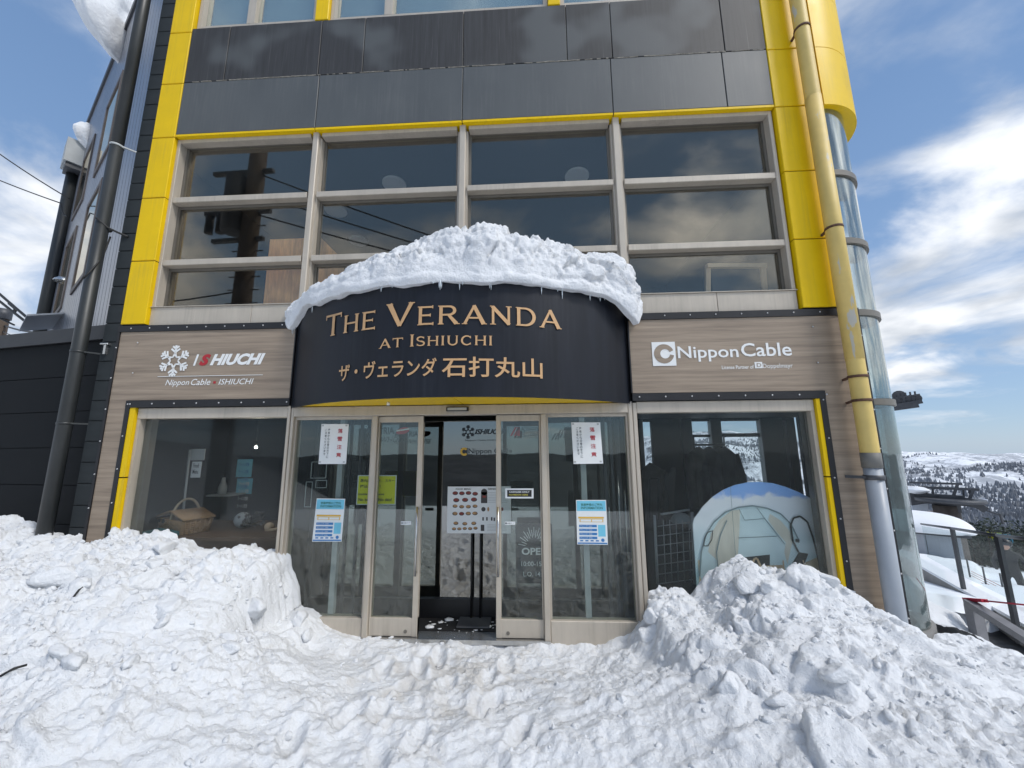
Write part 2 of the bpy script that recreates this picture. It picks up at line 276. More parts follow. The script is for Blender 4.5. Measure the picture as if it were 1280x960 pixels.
def terrain_mat():
    m = bpy.data.materials.new('mountain_snow_and_forest'); m.use_nodes = True; t = m.node_tree; b = t.nodes['Principled BSDF']
    g = N(t, 'ShaderNodeNewGeometry'); ln = N(t, 'ShaderNodeVectorMath', operation='LENGTH'); t.links.new(g.outputs['Position'], ln.inputs[0])
    far = N(t, 'ShaderNodeMapRange', interpolation_type='SMOOTHSTEP'); far.inputs[1].default_value = 45; far.inputs[2].default_value = 130
    sp = N(t, 'ShaderNodeSeparateXYZ'); t.links.new(g.outputs['Position'], sp.inputs[0])
    t.links.new(mth(t, 'ADD', ln.outputs['Value'], mth(t, 'MULTIPLY', mth(t, 'GREATER_THAN', -8.0, sp.outputs[1]), 40)), far.inputs[0])
    a = N(t, 'ShaderNodeTexNoise'); a.inputs['Scale'].default_value = .0045; a.inputs['Detail'].default_value = 12; a.inputs['Roughness'].default_value = .72; a.inputs['Distortion'].default_value = .6; t.links.new(g.outputs['Position'], a.inputs['Vector'])
    f = N(t, 'ShaderNodeTexNoise'); f.inputs['Scale'].default_value = .035; f.inputs['Detail'].default_value = 8; f.inputs['Roughness'].default_value = .8; t.links.new(g.outputs['Position'], f.inputs['Vector'])
    s = mth(t, 'ADD', mth(t, 'MULTIPLY', a.outputs['Fac'], .6), mth(t, 'MULTIPLY', f.outputs['Fac'], .4))
    south = N(t, 'ShaderNodeMapRange'); south.inputs[1].default_value = 20; south.inputs[2].default_value = -40; south.inputs[3].default_value = 0; south.inputs[4].default_value = .24; t.links.new(sp.outputs[1], south.inputs[0])
    s1 = N(t, 'ShaderNodeMapRange', interpolation_type='SMOOTHSTEP'); s1.inputs[1].default_value = .455; s1.inputs[2].default_value = .56
    t.links.new(mth(t, 'ADD', s, south.outputs[0]), s1.inputs[0])
    k = mth(t, 'MULTIPLY', s1.outputs[0], far.outputs[0])
    x = N(t, 'ShaderNodeMix', data_type='RGBA'); x.inputs[6].default_value = (.83, .85, .88, 1); x.inputs[7].default_value = (.13, .14, .165, 1)
    t.links.new(k, x.inputs[0])
    y = N(t, 'ShaderNodeMix', data_type='RGBA'); y.inputs[6].default_value = (.34, .36, .39, 1); y.inputs[7].default_value = (.022, .026, .028, 1); t.links.new(mth(t, 'MULTIPLY', south.outputs[0], 1 / .24), y.inputs[0]); t.links.new(y.outputs[2], x.inputs[7])
    t.links.new(x.outputs[2], b.inputs['Base Color']); b.inputs['Roughness'].default_value = .8
    return m
M['terrain'] = terrain_mat()

def print_sky_mat():                      # printed photo of a sky on the cut-out board
    m = bpy.data.materials.new('printed_sky'); m.use_nodes = True; t = m.node_tree; b = t.nodes['Principled BSDF']
    g = N(t, 'ShaderNodeNewGeometry'); sp = N(t, 'ShaderNodeSeparateXYZ'); t.links.new(g.outputs['Position'], sp.inputs[0])
    n = N(t, 'ShaderNodeTexNoise'); n.inputs['Scale'].default_value = 4.5; n.inputs['Detail'].default_value = 8; n.inputs['Roughness'].default_value = .6; t.links.new(g.outputs['Position'], n.inputs['Vector'])
    h = mth(t, 'ADD', sp.outputs[2], mth(t, 'MULTIPLY', n.outputs['Fac'], .38))
    r = N(t, 'ShaderNodeValToRGB'); e = r.color_ramp.elements
    t.links.new(mth(t, 'MULTIPLY_ADD', h, 1 / .9, -.6 / .9), r.inputs[0])
    e[0].position = .0; e[0].color = (.50, .74, .74, 1); e[1].position = 1; e[1].color = (.28, .50, .92, 1)
    for p, c in ((.35, (.70, .85, .88, 1)), (.62, (.86, .91, .93, 1)), (.90, (.90, .92, .94, 1)), (.95, (.30, .50, .92, 1))):
        k = e.new(p); k.color = c
    t.links.new(r.outputs[0], b.inputs['Base Color']); b.inputs['Roughness'].default_value = .5
    return m
M['print_sky'] = print_sky_mat()

# ------------------------------------------------------------------ object helpers
ORG = {}
def link(o, parent=None):
    COL.objects.link(o)
    if parent is not None: o.parent = parent
    return o
def thing(name, label, cat, loc=(0, 0, 0), group=None):
    o = bpy.data.objects.new(name, None); o.empty_display_size = .1; link(o); o.location = loc
    o['label'] = label; o['category'] = cat
    if group: o['group'] = group
    ORG[o.name] = Vector(loc); return o
def tag(o, label, cat, group=None):
    o['label'] = label; o['category'] = cat
    if group: o['group'] = group
    return o
class MB:
    def __init__(s): s.v = []; s.f = []; s.sm = []
    def add(s, vs, fs, smooth=False):
        b = len(s.v); s.v += [tuple(v) for v in vs]; s.f += [tuple(i + b for i in f) for f in fs]; s.sm += [smooth] * len(fs); return s
    def box(s, x0, x1, y0, y1, z0, z1):
        vs = [(x0, y0, z0), (x1, y0, z0), (x1, y1, z0), (x0, y1, z0), (x0, y0, z1), (x1, y0, z1), (x1, y1, z1), (x0, y1, z1)]
        return s.add(vs, [(0, 3, 2, 1), (4, 5, 6, 7), (0, 1, 5, 4), (1, 2, 6, 5), (2, 3, 7, 6), (3, 0, 4, 7)])
    def bev(s, x0, x1, y0, y1, z0, z1, b=.004):      # box with chamfered front edges (front = y0)
        vs = [(x0, y0 + b, z0), (x1, y0 + b, z0), (x1, y0 + b, z1), (x0, y0 + b, z1), (x0 + b, y0, z0 + b), (x1 - b, y0, z0 + b), (x1 - b, y0, z1 - b), (x0 + b, y0, z1 - b),
              (x0, y1, z0), (x1, y1, z0), (x1, y1, z1), (x0, y1, z1)]
        return s.add(vs, [(4, 5, 6, 7), (0, 1, 5, 4), (1, 2, 6, 5), (2, 3, 7, 6), (3, 0, 4, 7), (0, 8, 9, 1), (1, 9, 10, 2), (2, 10, 11, 3), (3, 11, 8, 0), (8, 11, 10, 9)])
    def obox(s, c, ax, ay, az):                      # oriented box: centre and half-axis vectors
        c, ax, ay, az = map(Vector, (c, ax, ay, az)); vs = [c + ax * i + ay * j + az * k for k in (-1, 1) for j in (-1, 1) for i in (-1, 1)]
        return s.add(vs, [(0, 2, 3, 1), (4, 5, 7, 6), (0, 1, 5, 4), (1, 3, 7, 5), (3, 2, 6, 7), (2, 0, 4, 6)])
    def bar(s, p, q, w, d=None, up=(0, 0, 1)):
        p, q = Vector(p), Vector(q); a = (q - p) / 2; n = a.normalized(); u = Vector(up)
        if abs(n.dot(u)) > .98: u = Vector((1, 0, 0))
        x = n.cross(u).normalized(); y = x.cross(n)
        return s.obox((p + q) / 2, x * w / 2, y * (d or w) / 2, a)
    def tube(s, pts, r, n=10, caps=True, closed=False):
        pts = [Vector(p) for p in pts]; rs = r if isinstance(r, (list, tuple)) else [r] * len(pts); L = len(pts)
        vs = []; ref = None
        for i, p in enumerate(pts):
            if closed: d = pts[(i + 1) % L] - pts[i - 1]
            else: d = (pts[min(i + 1, L - 1)] - pts[max(i - 1, 0)])
            d.normalize()
            if ref is None: ref = Vector((0, 0, 1)) if abs(d.z) < .9 else Vector((1, 0, 0))
            x = d.cross(ref).normalized(); y = x.cross(d).normalized(); ref = y
            vs += [p + (x * math.cos(a) + y * math.sin(a)) * rs[i] for a in [2 * PI * k / n for k in range(n)]]
        fs = []
        for i in range(L if closed else L - 1):
            j = (i + 1) % L
            fs += [(i * n + k, i * n + (k + 1) % n, j * n + (k + 1) % n, j * n + k) for k in range(n)]
        s.add(vs, fs, True)
        if caps and not closed:
            b = len(s.v) - len(vs); s.f += [tuple(b + k for k in range(n))[::-1], tuple(b + (L - 1) * n + k for k in range(n))]; s.sm += [False, False]
        return s
    def poly(s, pts): return s.add(pts, [tuple(range(len(pts)))])
    def prism(s, pts, off):                          # closed polygon extruded by off
        n = len(pts); o = Vector(off); vs = [Vector(p) for p in pts] + [Vector(p) + o for p in pts]
        return s.add(vs, [tuple(range(n)), tuple(range(n, 2 * n))[::-1]] + [(i, i + n, (i + 1) % n + n, (i + 1) % n) for i in range(n)])
    def disc(s, c, rx, rz, n=16):
        c = Vector(c); return s.poly([c + Vector((rx * math.cos(2 * PI * k / n), 0, rz * math.sin(2 * PI * k / n))) for k in range(n)])
    def sphere(s, c, r, seg=12, ring=8, top=False):
        r = (r, r, r) if isinstance(r, (int, float)) else r; vs = []; fs = []
        for i in range(ring + 1):
            a = -PI / 2 + (PI * i / ring) if not top else PI / 2 * i / ring
            for k in range(seg): vs.append((c[0] + r[0] * math.cos(a) * math.cos(2 * PI * k / seg), c[1] + r[1] * math.cos(a) * math.sin(2 * PI * k / seg), c[2] + r[2] * math.sin(a)))
        for i in range(ring):
            for k in range(seg): fs.append((i * seg + k, i * seg + (k + 1) % seg, (i + 1) * seg + (k + 1) % seg, (i + 1) * seg + k))
        return s.add(vs, fs, True)
    def build(s, name, m, parent=None, kind=None, label=None):
        me = bpy.data.meshes.new(name); org = ORG.get(parent.name, Vector()) if parent else Vector()
        me.from_pydata([Vector(v) - org for v in s.v], [], s.f); me.polygons.foreach_set('use_smooth', s.sm); me.update()
        me.materials.append(M[m] if isinstance(m, str) else m)
        o = bpy.data.objects.new(name, me); link(o, parent)
        ORG[o.name] = org
        if kind: o['kind'] = kind
        if label: o['label'] = label
        return o
def solo(mb, name, m, label, cat, group=None): return tag(mb.build(name, m), label, cat, group)
def again(o, dloc, parent=None):                     # a copy sharing mesh data
    c = o.copy(); link(c, parent if parent is not None else o.parent); c.location = o.location + Vector(dloc); ORG[c.name] = ORG.get(o.name, Vector()); return c
def copy_tree(o, loc=None, parent=None):
    c = o.copy(); link(c, parent)
    if loc is not None: c.location = loc
    for ch in list(o.children): copy_tree(ch, None, c)
    return c

# lettering -------------------------------------------------------------
def text_polys(body, shear=0., bold=0.):
    cu = bpy.data.curves.new('lettering', 'FONT'); cu.body = body; cu.size = 1; cu.shear = shear; cu.offset = bold; cu.resolution_u = 3
    ob = bpy.data.objects.new('lettering', cu); COL.objects.link(ob)
    me = bpy.data.meshes.new_from_object(ob, depsgraph=None) if False else None
    dg = bpy.context.evaluated_depsgraph_get(); me = bpy.data.meshes.new_from_object(ob.evaluated_get(dg))
    vs = np.array([v.co[:2] for v in me.vertices]) if len(me.vertices) else np.zeros((0, 2)); fs = [tuple(p.vertices) for p in me.polygons]
    bpy.data.objects.remove(ob); bpy.data.curves.remove(cu); bpy.data.meshes.remove(me)
    return vs, fs
TXT = {}
def lay(mb, body, x0, x1, z0, z1, put, shear=0., bold=0., stretch=True):
    """flat lettering fitted to the box x0..x1, z0..z1; put(x, z) gives the point in space"""
    k = (body, shear, bold)
    if k not in TXT: TXT[k] = text_polys(*k)
    vs, fs = TXT[k]
    if not len(vs): return mb
    lo, hi = vs.min(0), vs.max(0); e = np.maximum(hi - lo, 1e-6)
    s_ = np.array([x1 - x0, z1 - z0]) / e
    q = (vs - lo) * s_ + np.array([x0, z0])
    mb.add([put(a, b) for a, b in q], fs); return mb
def flat(Y): return lambda x, z: (x, Y, z)
# pre-make all lettering while the scene is still small
for t in [('ISHIUCHI', .25, .03), ('I', .25, .03), ('S', .25, .03), ('HIUCHI', .25, .03), ('Nippon Cable', .2, 0.), ('ISHIUCHI', .2, 0.), ('Nippon Cable', 0., .012), ('License Partner of', 0., .01), ('Doppelmayr', 0., 0.), ('D', 0., .02)]: TXT[t] = text_polys(*t)

# ------------------------------------------------------------------ noise for the snow
def vnoise(x, y, seed=0):
    xi = np.floor(x).astype(np.int64); yi = np.floor(y).astype(np.int64); xf = x - xi; yf = y - yi
    def h(a, b):
        n = (a * 374761393 + b * 668265263 + seed * 1442695041) & 0x7fffffff; n = ((n ^ (n >> 13)) * 1274126177) & 0x7fffffff; return ((n ^ (n >> 16)) & 0xffff) / 65535.
    u = xf * xf * xf * (xf * (xf * 6 - 15) + 10); v = yf * yf * yf * (yf * (yf * 6 - 15) + 10)
    return (h(xi, yi) * (1 - u) + h(xi + 1, yi) * u) * (1 - v) + (h(xi, yi + 1) * (1 - u) + h(xi + 1, yi + 1) * u) * v
def fbm(x, y, o=5, seed=0, g=.5):
    a, s_, t = 1., 0., 0.
    for i in range(o): s_ = s_ + a * (vnoise(x * 2 ** i + 17.3 * i, y * 2 ** i - 9.1 * i, seed + i) - .5); t += a; a *= g
    return s_ / t * 2
def chunks(x, y, seed=0):
    """broken blocks: every cell is a tilted facet, cells meet in creases"""
    xi = np.floor(x).astype(np.int64); yi = np.floor(y).astype(np.int64); best = np.full(x.shape, 9.); val = np.zeros(x.shape); sec = np.full(x.shape, 9.)
    def h(a, b, k):
        n = (a * 374761393 + b * 668265263 + (seed + k) * 1442695041) & 0x7fffffff; n = ((n ^ (n >> 13)) * 1274126177) & 0x7fffffff; return ((n ^ (n >> 16)) & 0xffff) / 65535.
    for dx in (-1, 0, 1):
        for dy in (-1, 0, 1):
            a, b = xi + dx, yi + dy; px = a + h(a, b, 1); py = b + h(a, b, 2); ex, ey = x - px, y - py
            d = ex * ex + ey * ey
            hv = h(a, b, 3) + (h(a, b, 4) - .5) * 1.6 * ex + (h(a, b, 5) - .5) * 1.6 * ey
            m = d < best
            sec = np.where(m, best, np.minimum(sec, d)); val = np.where(m, hv, val); best = np.where(m, d, best)
    return val - .5, np.sqrt(sec) - np.sqrt(best)
def sstep(a, b, x): t = np.clip((x - a) / (b - a), 0, 1); return t * t * (3 - 2 * t)

def base_h(X, Y):
    crest = np.interp(X, [-9, -5.6, -4.9, -4.45, -4.0, -3.75, -3.5, -3.1, -2.86, -2.74, -2.56, -2.45, -2.37, -2.30, -2.25, -2.05, -1.9, -1.6, .55, .8, .96, 1.05, 1.2, 1.42, 1.62, 1.9, 2.1, 2.37, 2.6, 2.88, 3.05, 3.23, 3.7, 4.2, 4.8, 5.5, 7, 9],
                      [1.0, 1.02, .97, .90, .92, .95, .92, .80, .78, .86, .76, .73, .66, .42, .22, .17, .07, -.01, -.02, .06, .22, .42, .44, .40, .58, .70, .60, .62, .52, .34, .22, .08, .09, .05, -.14, -.5, -1.0, -1.3])
    CX_ = [-9, -5.6, -4.9, -4.45, -4.0, -3.5, -3.1, -2.7, -2.45, -2.3, -2.1, -1.9, -1.6, .55, .8, 1.0, 1.4, 1.9, 2.37, 2.88, 3.23, 3.7, 4.2, 4.8, 5.5, 7, 9]
    CZ_ = [1.0, 1.02, .97, .90, .92, .92, .80, .80, .72, .45, .22, .08, -.01, -.02, .06, .3, .44, .68, .62, .34, .08, .09, .05, -.14, -.5, -1.0, -1.3]
    sm = sum(w_ * np.interp(X + o_, CX_, CZ_) for o_, w_ in ((-.8, .10), (-.55, .12), (-.3, .16), (0, .24), (.3, .16), (.55, .12), (.8, .10)))
    tt = sstep(.28, 1.15, -Y); crest = crest * (1 - tt) + sm * tt
    rampL = np.interp(-Y, [-.5, .1, .35, .7, 1.1, 1.6, 2.2, 3.2], [1, 1, .97, .87, .70, .50, .32, .15])
    rampR = np.interp(-Y, [-.5, .08, .25, .55, .95, 1.4, 2.2, 3.2], [1, 1, .94, .76, .57, .44, .36, .30])
    wave = fbm(X * .9 + 3, Y * .9, 4, 50)
    h = np.where(X < -.6, np.maximum(crest, -.02) * rampL, np.where(crest > 0, crest * rampR, crest))
    spread = np.exp(-((X + 2.25) / .75) ** 2) * .10 * sstep(.2, .9, -Y) * (1 - sstep(1.2, 2.4, -Y)) + np.exp(-((X - 1.6) / 1.1) ** 2) * .10 * sstep(.3, 1.0, -Y)
    pile = np.clip(np.abs(h) * 2.2, 0, 1)
    h = h + spread + wave * (.03 + .11 * pile) + .10 * sstep(.35, 1.5, -Y)
    right = sstep(2.9, 4.2, X)
    h = h - sstep(3.75, 4.7, X) * (1 - sstep(.45, 1.0, Y)) * .42 - sstep(4.45, 5.2, X) * sstep(-.2, .6, Y) * 1.1 + .10 * np.exp(-((X - 4.1) / .35) ** 2 - ((Y - 1.0) / .4) ** 2)
    h = h - right * .05 * sstep(0, 1.5, -Y) - right * sstep(.2, 3.2, Y) * .25
    return h, pile
def snow_h(X, Y):
    h, p = base_h(X, Y)
    wx = X + .09 * fbm(X * 5, Y * 5, 3, 5); wy = Y + .09 * fbm(X * 5 + 40, Y * 5, 3, 6)
    c1, e1 = chunks(wx * 3.1, wy * 3.1, 11); c2, e2 = chunks(wx * 8, wy * 8, 23); c3, e3 = chunks(wx * 21, wy * 21, 31)
    m1 = .35 + .65 * sstep(-.25, .35, fbm(X * 1.3, Y * 1.3, 3, 61)); a = .16 + .84 * sstep(.05, .55, p)
    path = 1 - sstep(.12, .5, p)
    rm = .22 + .78 * sstep(-.22, .30, fbm(X * 1.9 + 7, Y * 1.9, 4, 63))           # trodden smooth patches between rough ones
    c1 = (c1 + .25) * sstep(0, .30, e1); c2 = (c2 + .2) * sstep(0, .28, e2)
    d = c1 * .11 * a * m1 - np.exp(-e1 * 9) * .018 * a + (c2 * .066 - np.exp(-e2 * 8) * .010) * (.12 + .88 * a) * m1 * rm + c3 * .024 * (.25 + .75 * a) * rm
    d = d + fbm(X * 7, Y * 7, 4, 71) * .030 + fbm(X * 26, Y * 26, 4, 81, .65) * (.007 + .015 * rm * (.45 + .55 * a))
    d = d + path * (fbm(X * 2.2 + Y * 1.1, Y * 6 - X * 1.5, 4, 91) * .030 + fbm(X * 1.1, Y * 1.4, 3, 95) * .05)
    rp_ = random.Random(21)
    for k in range(26):
        side = (-1) ** k; cx_ = -.75 + .55 * math.sin(k * 1.7) + side * .10 + rp_.uniform(-.25, .25); cy_2 = -.25 - .085 * k; an = rp_.uniform(-.45, .45); c_, s_ = math.cos(an), math.sin(an)
        u_ = ((X - cx_) * c_ + (Y - cy_2) * s_) / .055; v_ = (-(X - cx_) * s_ + (Y - cy_2) * c_) / .145; q_ = u_ * u_ + v_ * v_
        d = d - .045 * np.exp(-q_ ** 2) + .012 * np.exp(-(np.sqrt(q_) - 1.35) ** 2 * 9)
    return h, d
def hgt(x, y): h, d = snow_h(np.array([x]), np.array([y])); return float(h[0] + d[0])
def grid_mesh(name, x0, x1, y0, y1, step, m, fn, edge_drop=.0):
    nx, ny = int((x1 - x0) / step) + 1, int((y1 - y0) / step) + 1
    X, Y = np.meshgrid(np.linspace(x0, x1, nx), np.linspace(y0, y1, ny)); Z = fn(X, Y)
    if isinstance(Z, tuple):                 # relief pushed out along the surface normal
        Z, d = Z; gy, gx = np.gradient(Z, (y1 - y0) / (ny - 1), (x1 - x0) / (nx - 1)); k = 1 / np.sqrt(1 + gx * gx + gy * gy)
        e = np.minimum(np.minimum(X - x0, x1 - X), Y - y0); f = np.clip(e / .1, 0, 1)
        X = X - gx * k * d * f; Y = np.minimum(Y - gy * k * d * f, y1); Z = Z + k * d
    co = np.stack([X, Y, Z], -1).reshape(-1, 3).astype(np.float32)
    i = np.arange(nx * ny).reshape(ny, nx); q = np.stack([i[:-1, :-1], i[:-1, 1:], i[1:, 1:], i[1:, :-1]], -1).reshape(-1, 4)
    me = bpy.data.meshes.new(name); me.vertices.add(len(co)); me.vertices.foreach_set('co', co.ravel())
    me.loops.add(q.size); me.loops.foreach_set('vertex_index', q.ravel().astype(np.int32)); me.polygons.add(len(q))
    me.polygons.foreach_set('loop_start', np.arange(0, q.size, 4, dtype=np.int32)); me.polygons.foreach_set('loop_total', np.full(len(q), 4, np.int32))
    me.polygons.foreach_set('use_smooth', np.ones(len(q), bool)); me.update(); me.validate(); me.materials.append(M[m])
    return link(bpy.data.objects.new(name, me))

# ------------------------------------------------------------------ setting: terrain
def terr(X, Y):
    d = np.hypot(X, Y + 2); th = np.arctan2(X, Y + 3.8)
    right = sstep(.2, .75, th) * (1 - sstep(2.0, 2.6, th)); back = np.abs(th) > 2.0
    z = -(.115 + .05 * right) * np.clip(d - (9 - 4.5 * right), 0, 55) - .05 - .16 * np.clip(d - 60, 0, 1100) * (1 - .55 * sstep(300, 1200, d))
    zv = np.interp(d, [0, 900, 1200, 1900, 2600, 3400, 4600, 9000], [-140, -150, -175, -125, -98, -102, -105, -160])       # valley floor and the far side
    z = np.where(d > 60, np.maximum(z, zv), z) * (1 - sstep(1000, 1800, d)) + zv * sstep(1000, 1800, d)
    rough = sstep(150, 1500, d)
    z = z + rough * (fbm(X / 420, Y / 420, 7, 5, .52) * 62 - np.abs(fbm(X / 330, Y / 330, 5, 45)) * 60 + 12) + sstep(40, 200, d) * fbm(X / 60, Y / 60, 4, 9) * 3.5
    bk2 = np.exp(-((th - .36) / .30) ** 2) * sstep(1200, 3000, d) * 190
    z = z + bk2 * (1 + .5 * fbm(X / 700, Y / 700, 6, 15))
    bk = sstep(-4.6, -14, Y) * back; z = z - bk * (.16 * np.clip(-Y - 5.5, 0, 60))
    z = z + sstep(250, 1500, d) * sstep(1.9, 2.3, np.abs(th)) * (20 + 60 * fbm(X / 420, Y / 420, 6, 35))
    z = z + 17 * np.exp(-((X + 52) / 26) ** 2 - ((Y + 50) / 30) ** 2)
    near = (X > -5.9) & (X < 7.8) & (Y > -3.3) & (Y < 3.3)
    return z - near * 1.3
def make_terrain():
    nr, na = 300, 560
    rr = np.concatenate([np.linspace(.01, 12, 30), np.geomspace(12.5, 9000, nr - 30)]); aa = np.linspace(0, 2 * PI, na, endpoint=False)
    Rr, A = np.meshgrid(rr, aa, indexing='ij'); X = Rr * np.sin(A); Y = Rr * np.cos(A) - 2; Z = terr(X, Y)
    co = np.stack([X, Y, Z], -1).reshape(-1, 3); i = np.arange(nr * na).reshape(nr, na); j = np.roll(i, -1, 1)
    q = np.stack([i[:-1], i[1:], j[1:], j[:-1]], -1).reshape(-1, 4)
    me = bpy.data.meshes.new('terrain'); me.from_pydata(co.tolist(), [], q.tolist()); me.polygons.foreach_set('use_smooth', [True] * len(q)); me.materials.append(M['terrain']); me.update()
    o = link(bpy.data.objects.new('terrain', me)); o['kind'] = 'structure'
make_terrain()
def skirt(fn, x0, x1, y0, y1, w=.25, drop=.9):
    def f(X, Y):
        Z = fn(X, Y); e = np.minimum(np.minimum(X - x0, x1 - X), Y - y0); return Z - drop * (1 - sstep(0, w, e)) ** 2
    return f
g1 = grid_mesh('snow_ground', -5.7, 3.9, -3.1, .045, .0115, 'snow', snow_h); g1['kind'] = 'structure'
g2 = grid_mesh('snow_bank', 3.88, 7.9, -3.1, 2.9, .024, 'snow', snow_h); g2['kind'] = 'structure'

def clod_mesh(seed, rough=.25):
    bm = bmesh.new(); bmesh.ops.create_icosphere(bm, subdivisions=2, radius=1); r = random.Random(seed)
    planes = [(Vector((r.gauss(0, 1), r.gauss(0, 1), r.gauss(0, 1))).normalized(), r.uniform(.55, .9)) for _ in range(9)]
    for v in bm.verts:
        n = v.co.normalized(); k = 1.
        for pn, d in planes:
            dd = n.dot(pn)
            if dd > 0: k = min(k, d / max(dd, 1e-3))
        v.co = n * k * (1 + r.uniform(-rough, rough) * .6)
    vs = np.array([v.co[:] for v in bm.verts]); fs = [tuple(v.index for v in f.verts) for f in bm.faces]; bm.free(); return vs, fs
CLODS = [clod_mesh(s_) for s_ in range(8)]
def scatter():
    allv, allf, b = [], [], 0; r = random.Random(3); n = 0
    while n < 5200:
        x = r.uniform(-5.4, 3.7); y = r.uniform(-2.3, -.02); _, p = base_h(np.array([x]), np.array([y])); p = float(p[0])
        if r.random() > .12 + .88 * p ** 1.3: continue
        big = min(.034, .0055 * (1 / max(1e-3, r.random())) ** .55) * (.75 if p < .3 else 1.)
        vs, fs = CLODS[r.randrange(8)]
        a = r.uniform(0, 2 * PI); t = r.uniform(-.6, .6); sc = np.array([1, r.uniform(.6, 1), r.uniform(.5, .9)]) * big
        Rz = np.array([[math.cos(a), -math.sin(a), 0], [math.sin(a), math.cos(a), 0], [0, 0, 1]]); Rx = np.array([[1, 0, 0], [0, math.cos(t), -math.sin(t)], [0, math.sin(t), math.cos(t)]])
        pv = (vs * sc) @ (Rz @ Rx).T + np.array([x, y, hgt(x, y) + big * .02])
        pv[:, 1] = np.minimum(pv[:, 1], .03)
        allv.append(pv); allf += [tuple(i + b for i in f) for f in fs]; b += len(vs); n += 1
    me = bpy.data.meshes.new('snow_clods'); me.from_pydata(np.concatenate(allv).tolist(), [], allf); me.materials.append(M['snow']); me.update()
    me.polygons.foreach_set('use_smooth', [True] * len(me.polygons))
    o = link(bpy.data.objects.new('snow_clods', me)); o['kind'] = 'stuff'; tag(o, 'loose broken clods of white snow scattered over the shovelled heaps', 'snow')
scatter()
def blocks():
    r = random.Random(17); mb = MB()
    def big(seed):
        bm = bmesh.new(); bmesh.ops.create_icosphere(bm, subdivisions=4, radius=1); rr = random.Random(seed)
        pl = [(Vector((rr.gauss(0, 1), rr.gauss(0, 1), rr.gauss(0, 1))).normalized(), rr.uniform(.5, .8)) for _ in range(8)]
        co = []
        for v in bm.verts:
            n = v.co.normalized(); k = 1.
            for pn, d in pl:
                dd = n.dot(pn)
                if dd > .05: k = min(k, d / dd)
            co.append(n * k)
        co = np.array([c[:] for c in co]); fs = [tuple(v.index for v in f.verts) for f in bm.faces]; bm.free()
        q = 1 + .10 * (fbm(co[:, 0] * 2.5 + seed, co[:, 1] * 2.5 + co[:, 2] * 2, 4, seed) + fbm(co[:, 2] * 5 + seed, co[:, 1] * 5 - co[:, 0] * 4, 3, seed + 3) * .6)
        return co * q[:, None], fs
    BG = [big(k) for k in range(7)]
    spots = [(-2.13, -.16, .10), (-1.98, -.24, .06), (-2.3, -.5, .11), (-3.0, -.75, .13), (-3.6, -.9, .12), (-2.6, -.95, .12), (1.0, -.2, .08), (1.75, -.3, .10), (2.45, -.2, .08), (-3.35, -.28, .09), (-4.3, -.5, .12)]
    while len(spots) < 40:
        x, y = r.uniform(-5, 3.4), r.uniform(-1.7, -.25); p = float(base_h(np.array([x]), np.array([y]))[1][0])
        if r.random() < p * .8: spots.append((x, y, r.uniform(.035, .085)))
    for k, (x, y, sz) in enumerate(spots):
        vs, fs = BG[k % 7]; a, t = r.uniform(0, 6.3), r.uniform(-.5, .5); ca, sa, ct, st = math.cos(a), math.sin(a), math.cos(t), math.sin(t)
        M3 = np.array([[ca, -sa, 0], [sa, ca, 0], [0, 0, 1]]) @ np.array([[1, 0, 0], [0, ct, -st], [0, st, ct]])
        pv = (vs * np.array([1.25, .9, .8]) * sz) @ M3.T + np.array([x, y, hgt(x, y) + sz * .1]); pv[:, 1] = np.minimum(pv[:, 1], .02); mb.add(pv.tolist(), fs, True)
    o = mb.build('snow_blocks', 'snow', None, 'stuff'); tag(o, 'larger broken blocks of packed snow lying on the shovelled heaps', 'snow')
blocks()

# ------------------------------------------------------------------ the lodge
LO = thing('ski_lodge', 'ski lodge with yellow columns, dark grey spandrels and glass sliding entrance', 'building', (-.75, 0, 0))
XL, WL, WR, XR = -4.42, -4.145, 2.685, 3.205
MUL = [(-2.488, -2.42), (-.768, -.698), (.955, 1.027)]
ZSP, ZMID, ZTOP = 5.385, 6.11, 6.90
YF = -.05
# yellow column panels, one object per panel
zl = [3.065, 3.80, 4.575, 5.36, 6.10, 6.845, 7.60, 8.40, 9.3]
for a, b in zip(zl[:-1], zl[1:]):
    MB().bev(XL, -4.143, YF, .10, a + .005, b - .005, .006).build('yellow_panel', 'yellow', LO)
    MB().bev(2.70, XR, YF, .10, a + .005, b - .005, .006).build('yellow_panel', 'yellow', LO)
MB().box(XL + .01, -4.15, -.035, .12, 3.065, 9.3).box(2.71, XR - .005, -.035, .12, 3.065, 9.3).build('panel_backing', 'trim', LO)
# grey spandrel panels
def spandrel(xs, z0, z1, m):
    for a, b in zip(xs[:-1], xs[1:]): MB().bev(a + .004, b - .004, YF + .003, .10, z0 + .005, z1 - .005, .004).build('spandrel_panel', m, LO)
xm = [-4.139, FY(396, 130, YF).x, FY(450, 130, YF).x, FY(578, 120, YF).x, FY(765, 110, YF).x, FY(906, 100, YF).x, 2.696]
spandrel([-4.139, xm[1], xm[3], xm[4], xm[5], 2.696], ZSP + .006, ZMID, 'spandrel')
spandrel([-4.139, FY(284, 65, YF).x, FY(400, 60, YF).x, FY(455, 55, YF).x, FY(579, 50, YF).x, FY(708, 40, YF).x, FY(764, 40, YF).x, FY(902, 25, YF).x, 2.696], ZMID, ZTOP, 'stained')
sb = MB(); sb.box(-4.135, 2.692, -.02, .11, ZSP + .01, ZTOP - .005); sb.build('spandrel_backing', 'sealant', LO)
ja = MB()                                  # crumbled pale sealant in the joint
rj = random.Random(2); x = -4.1
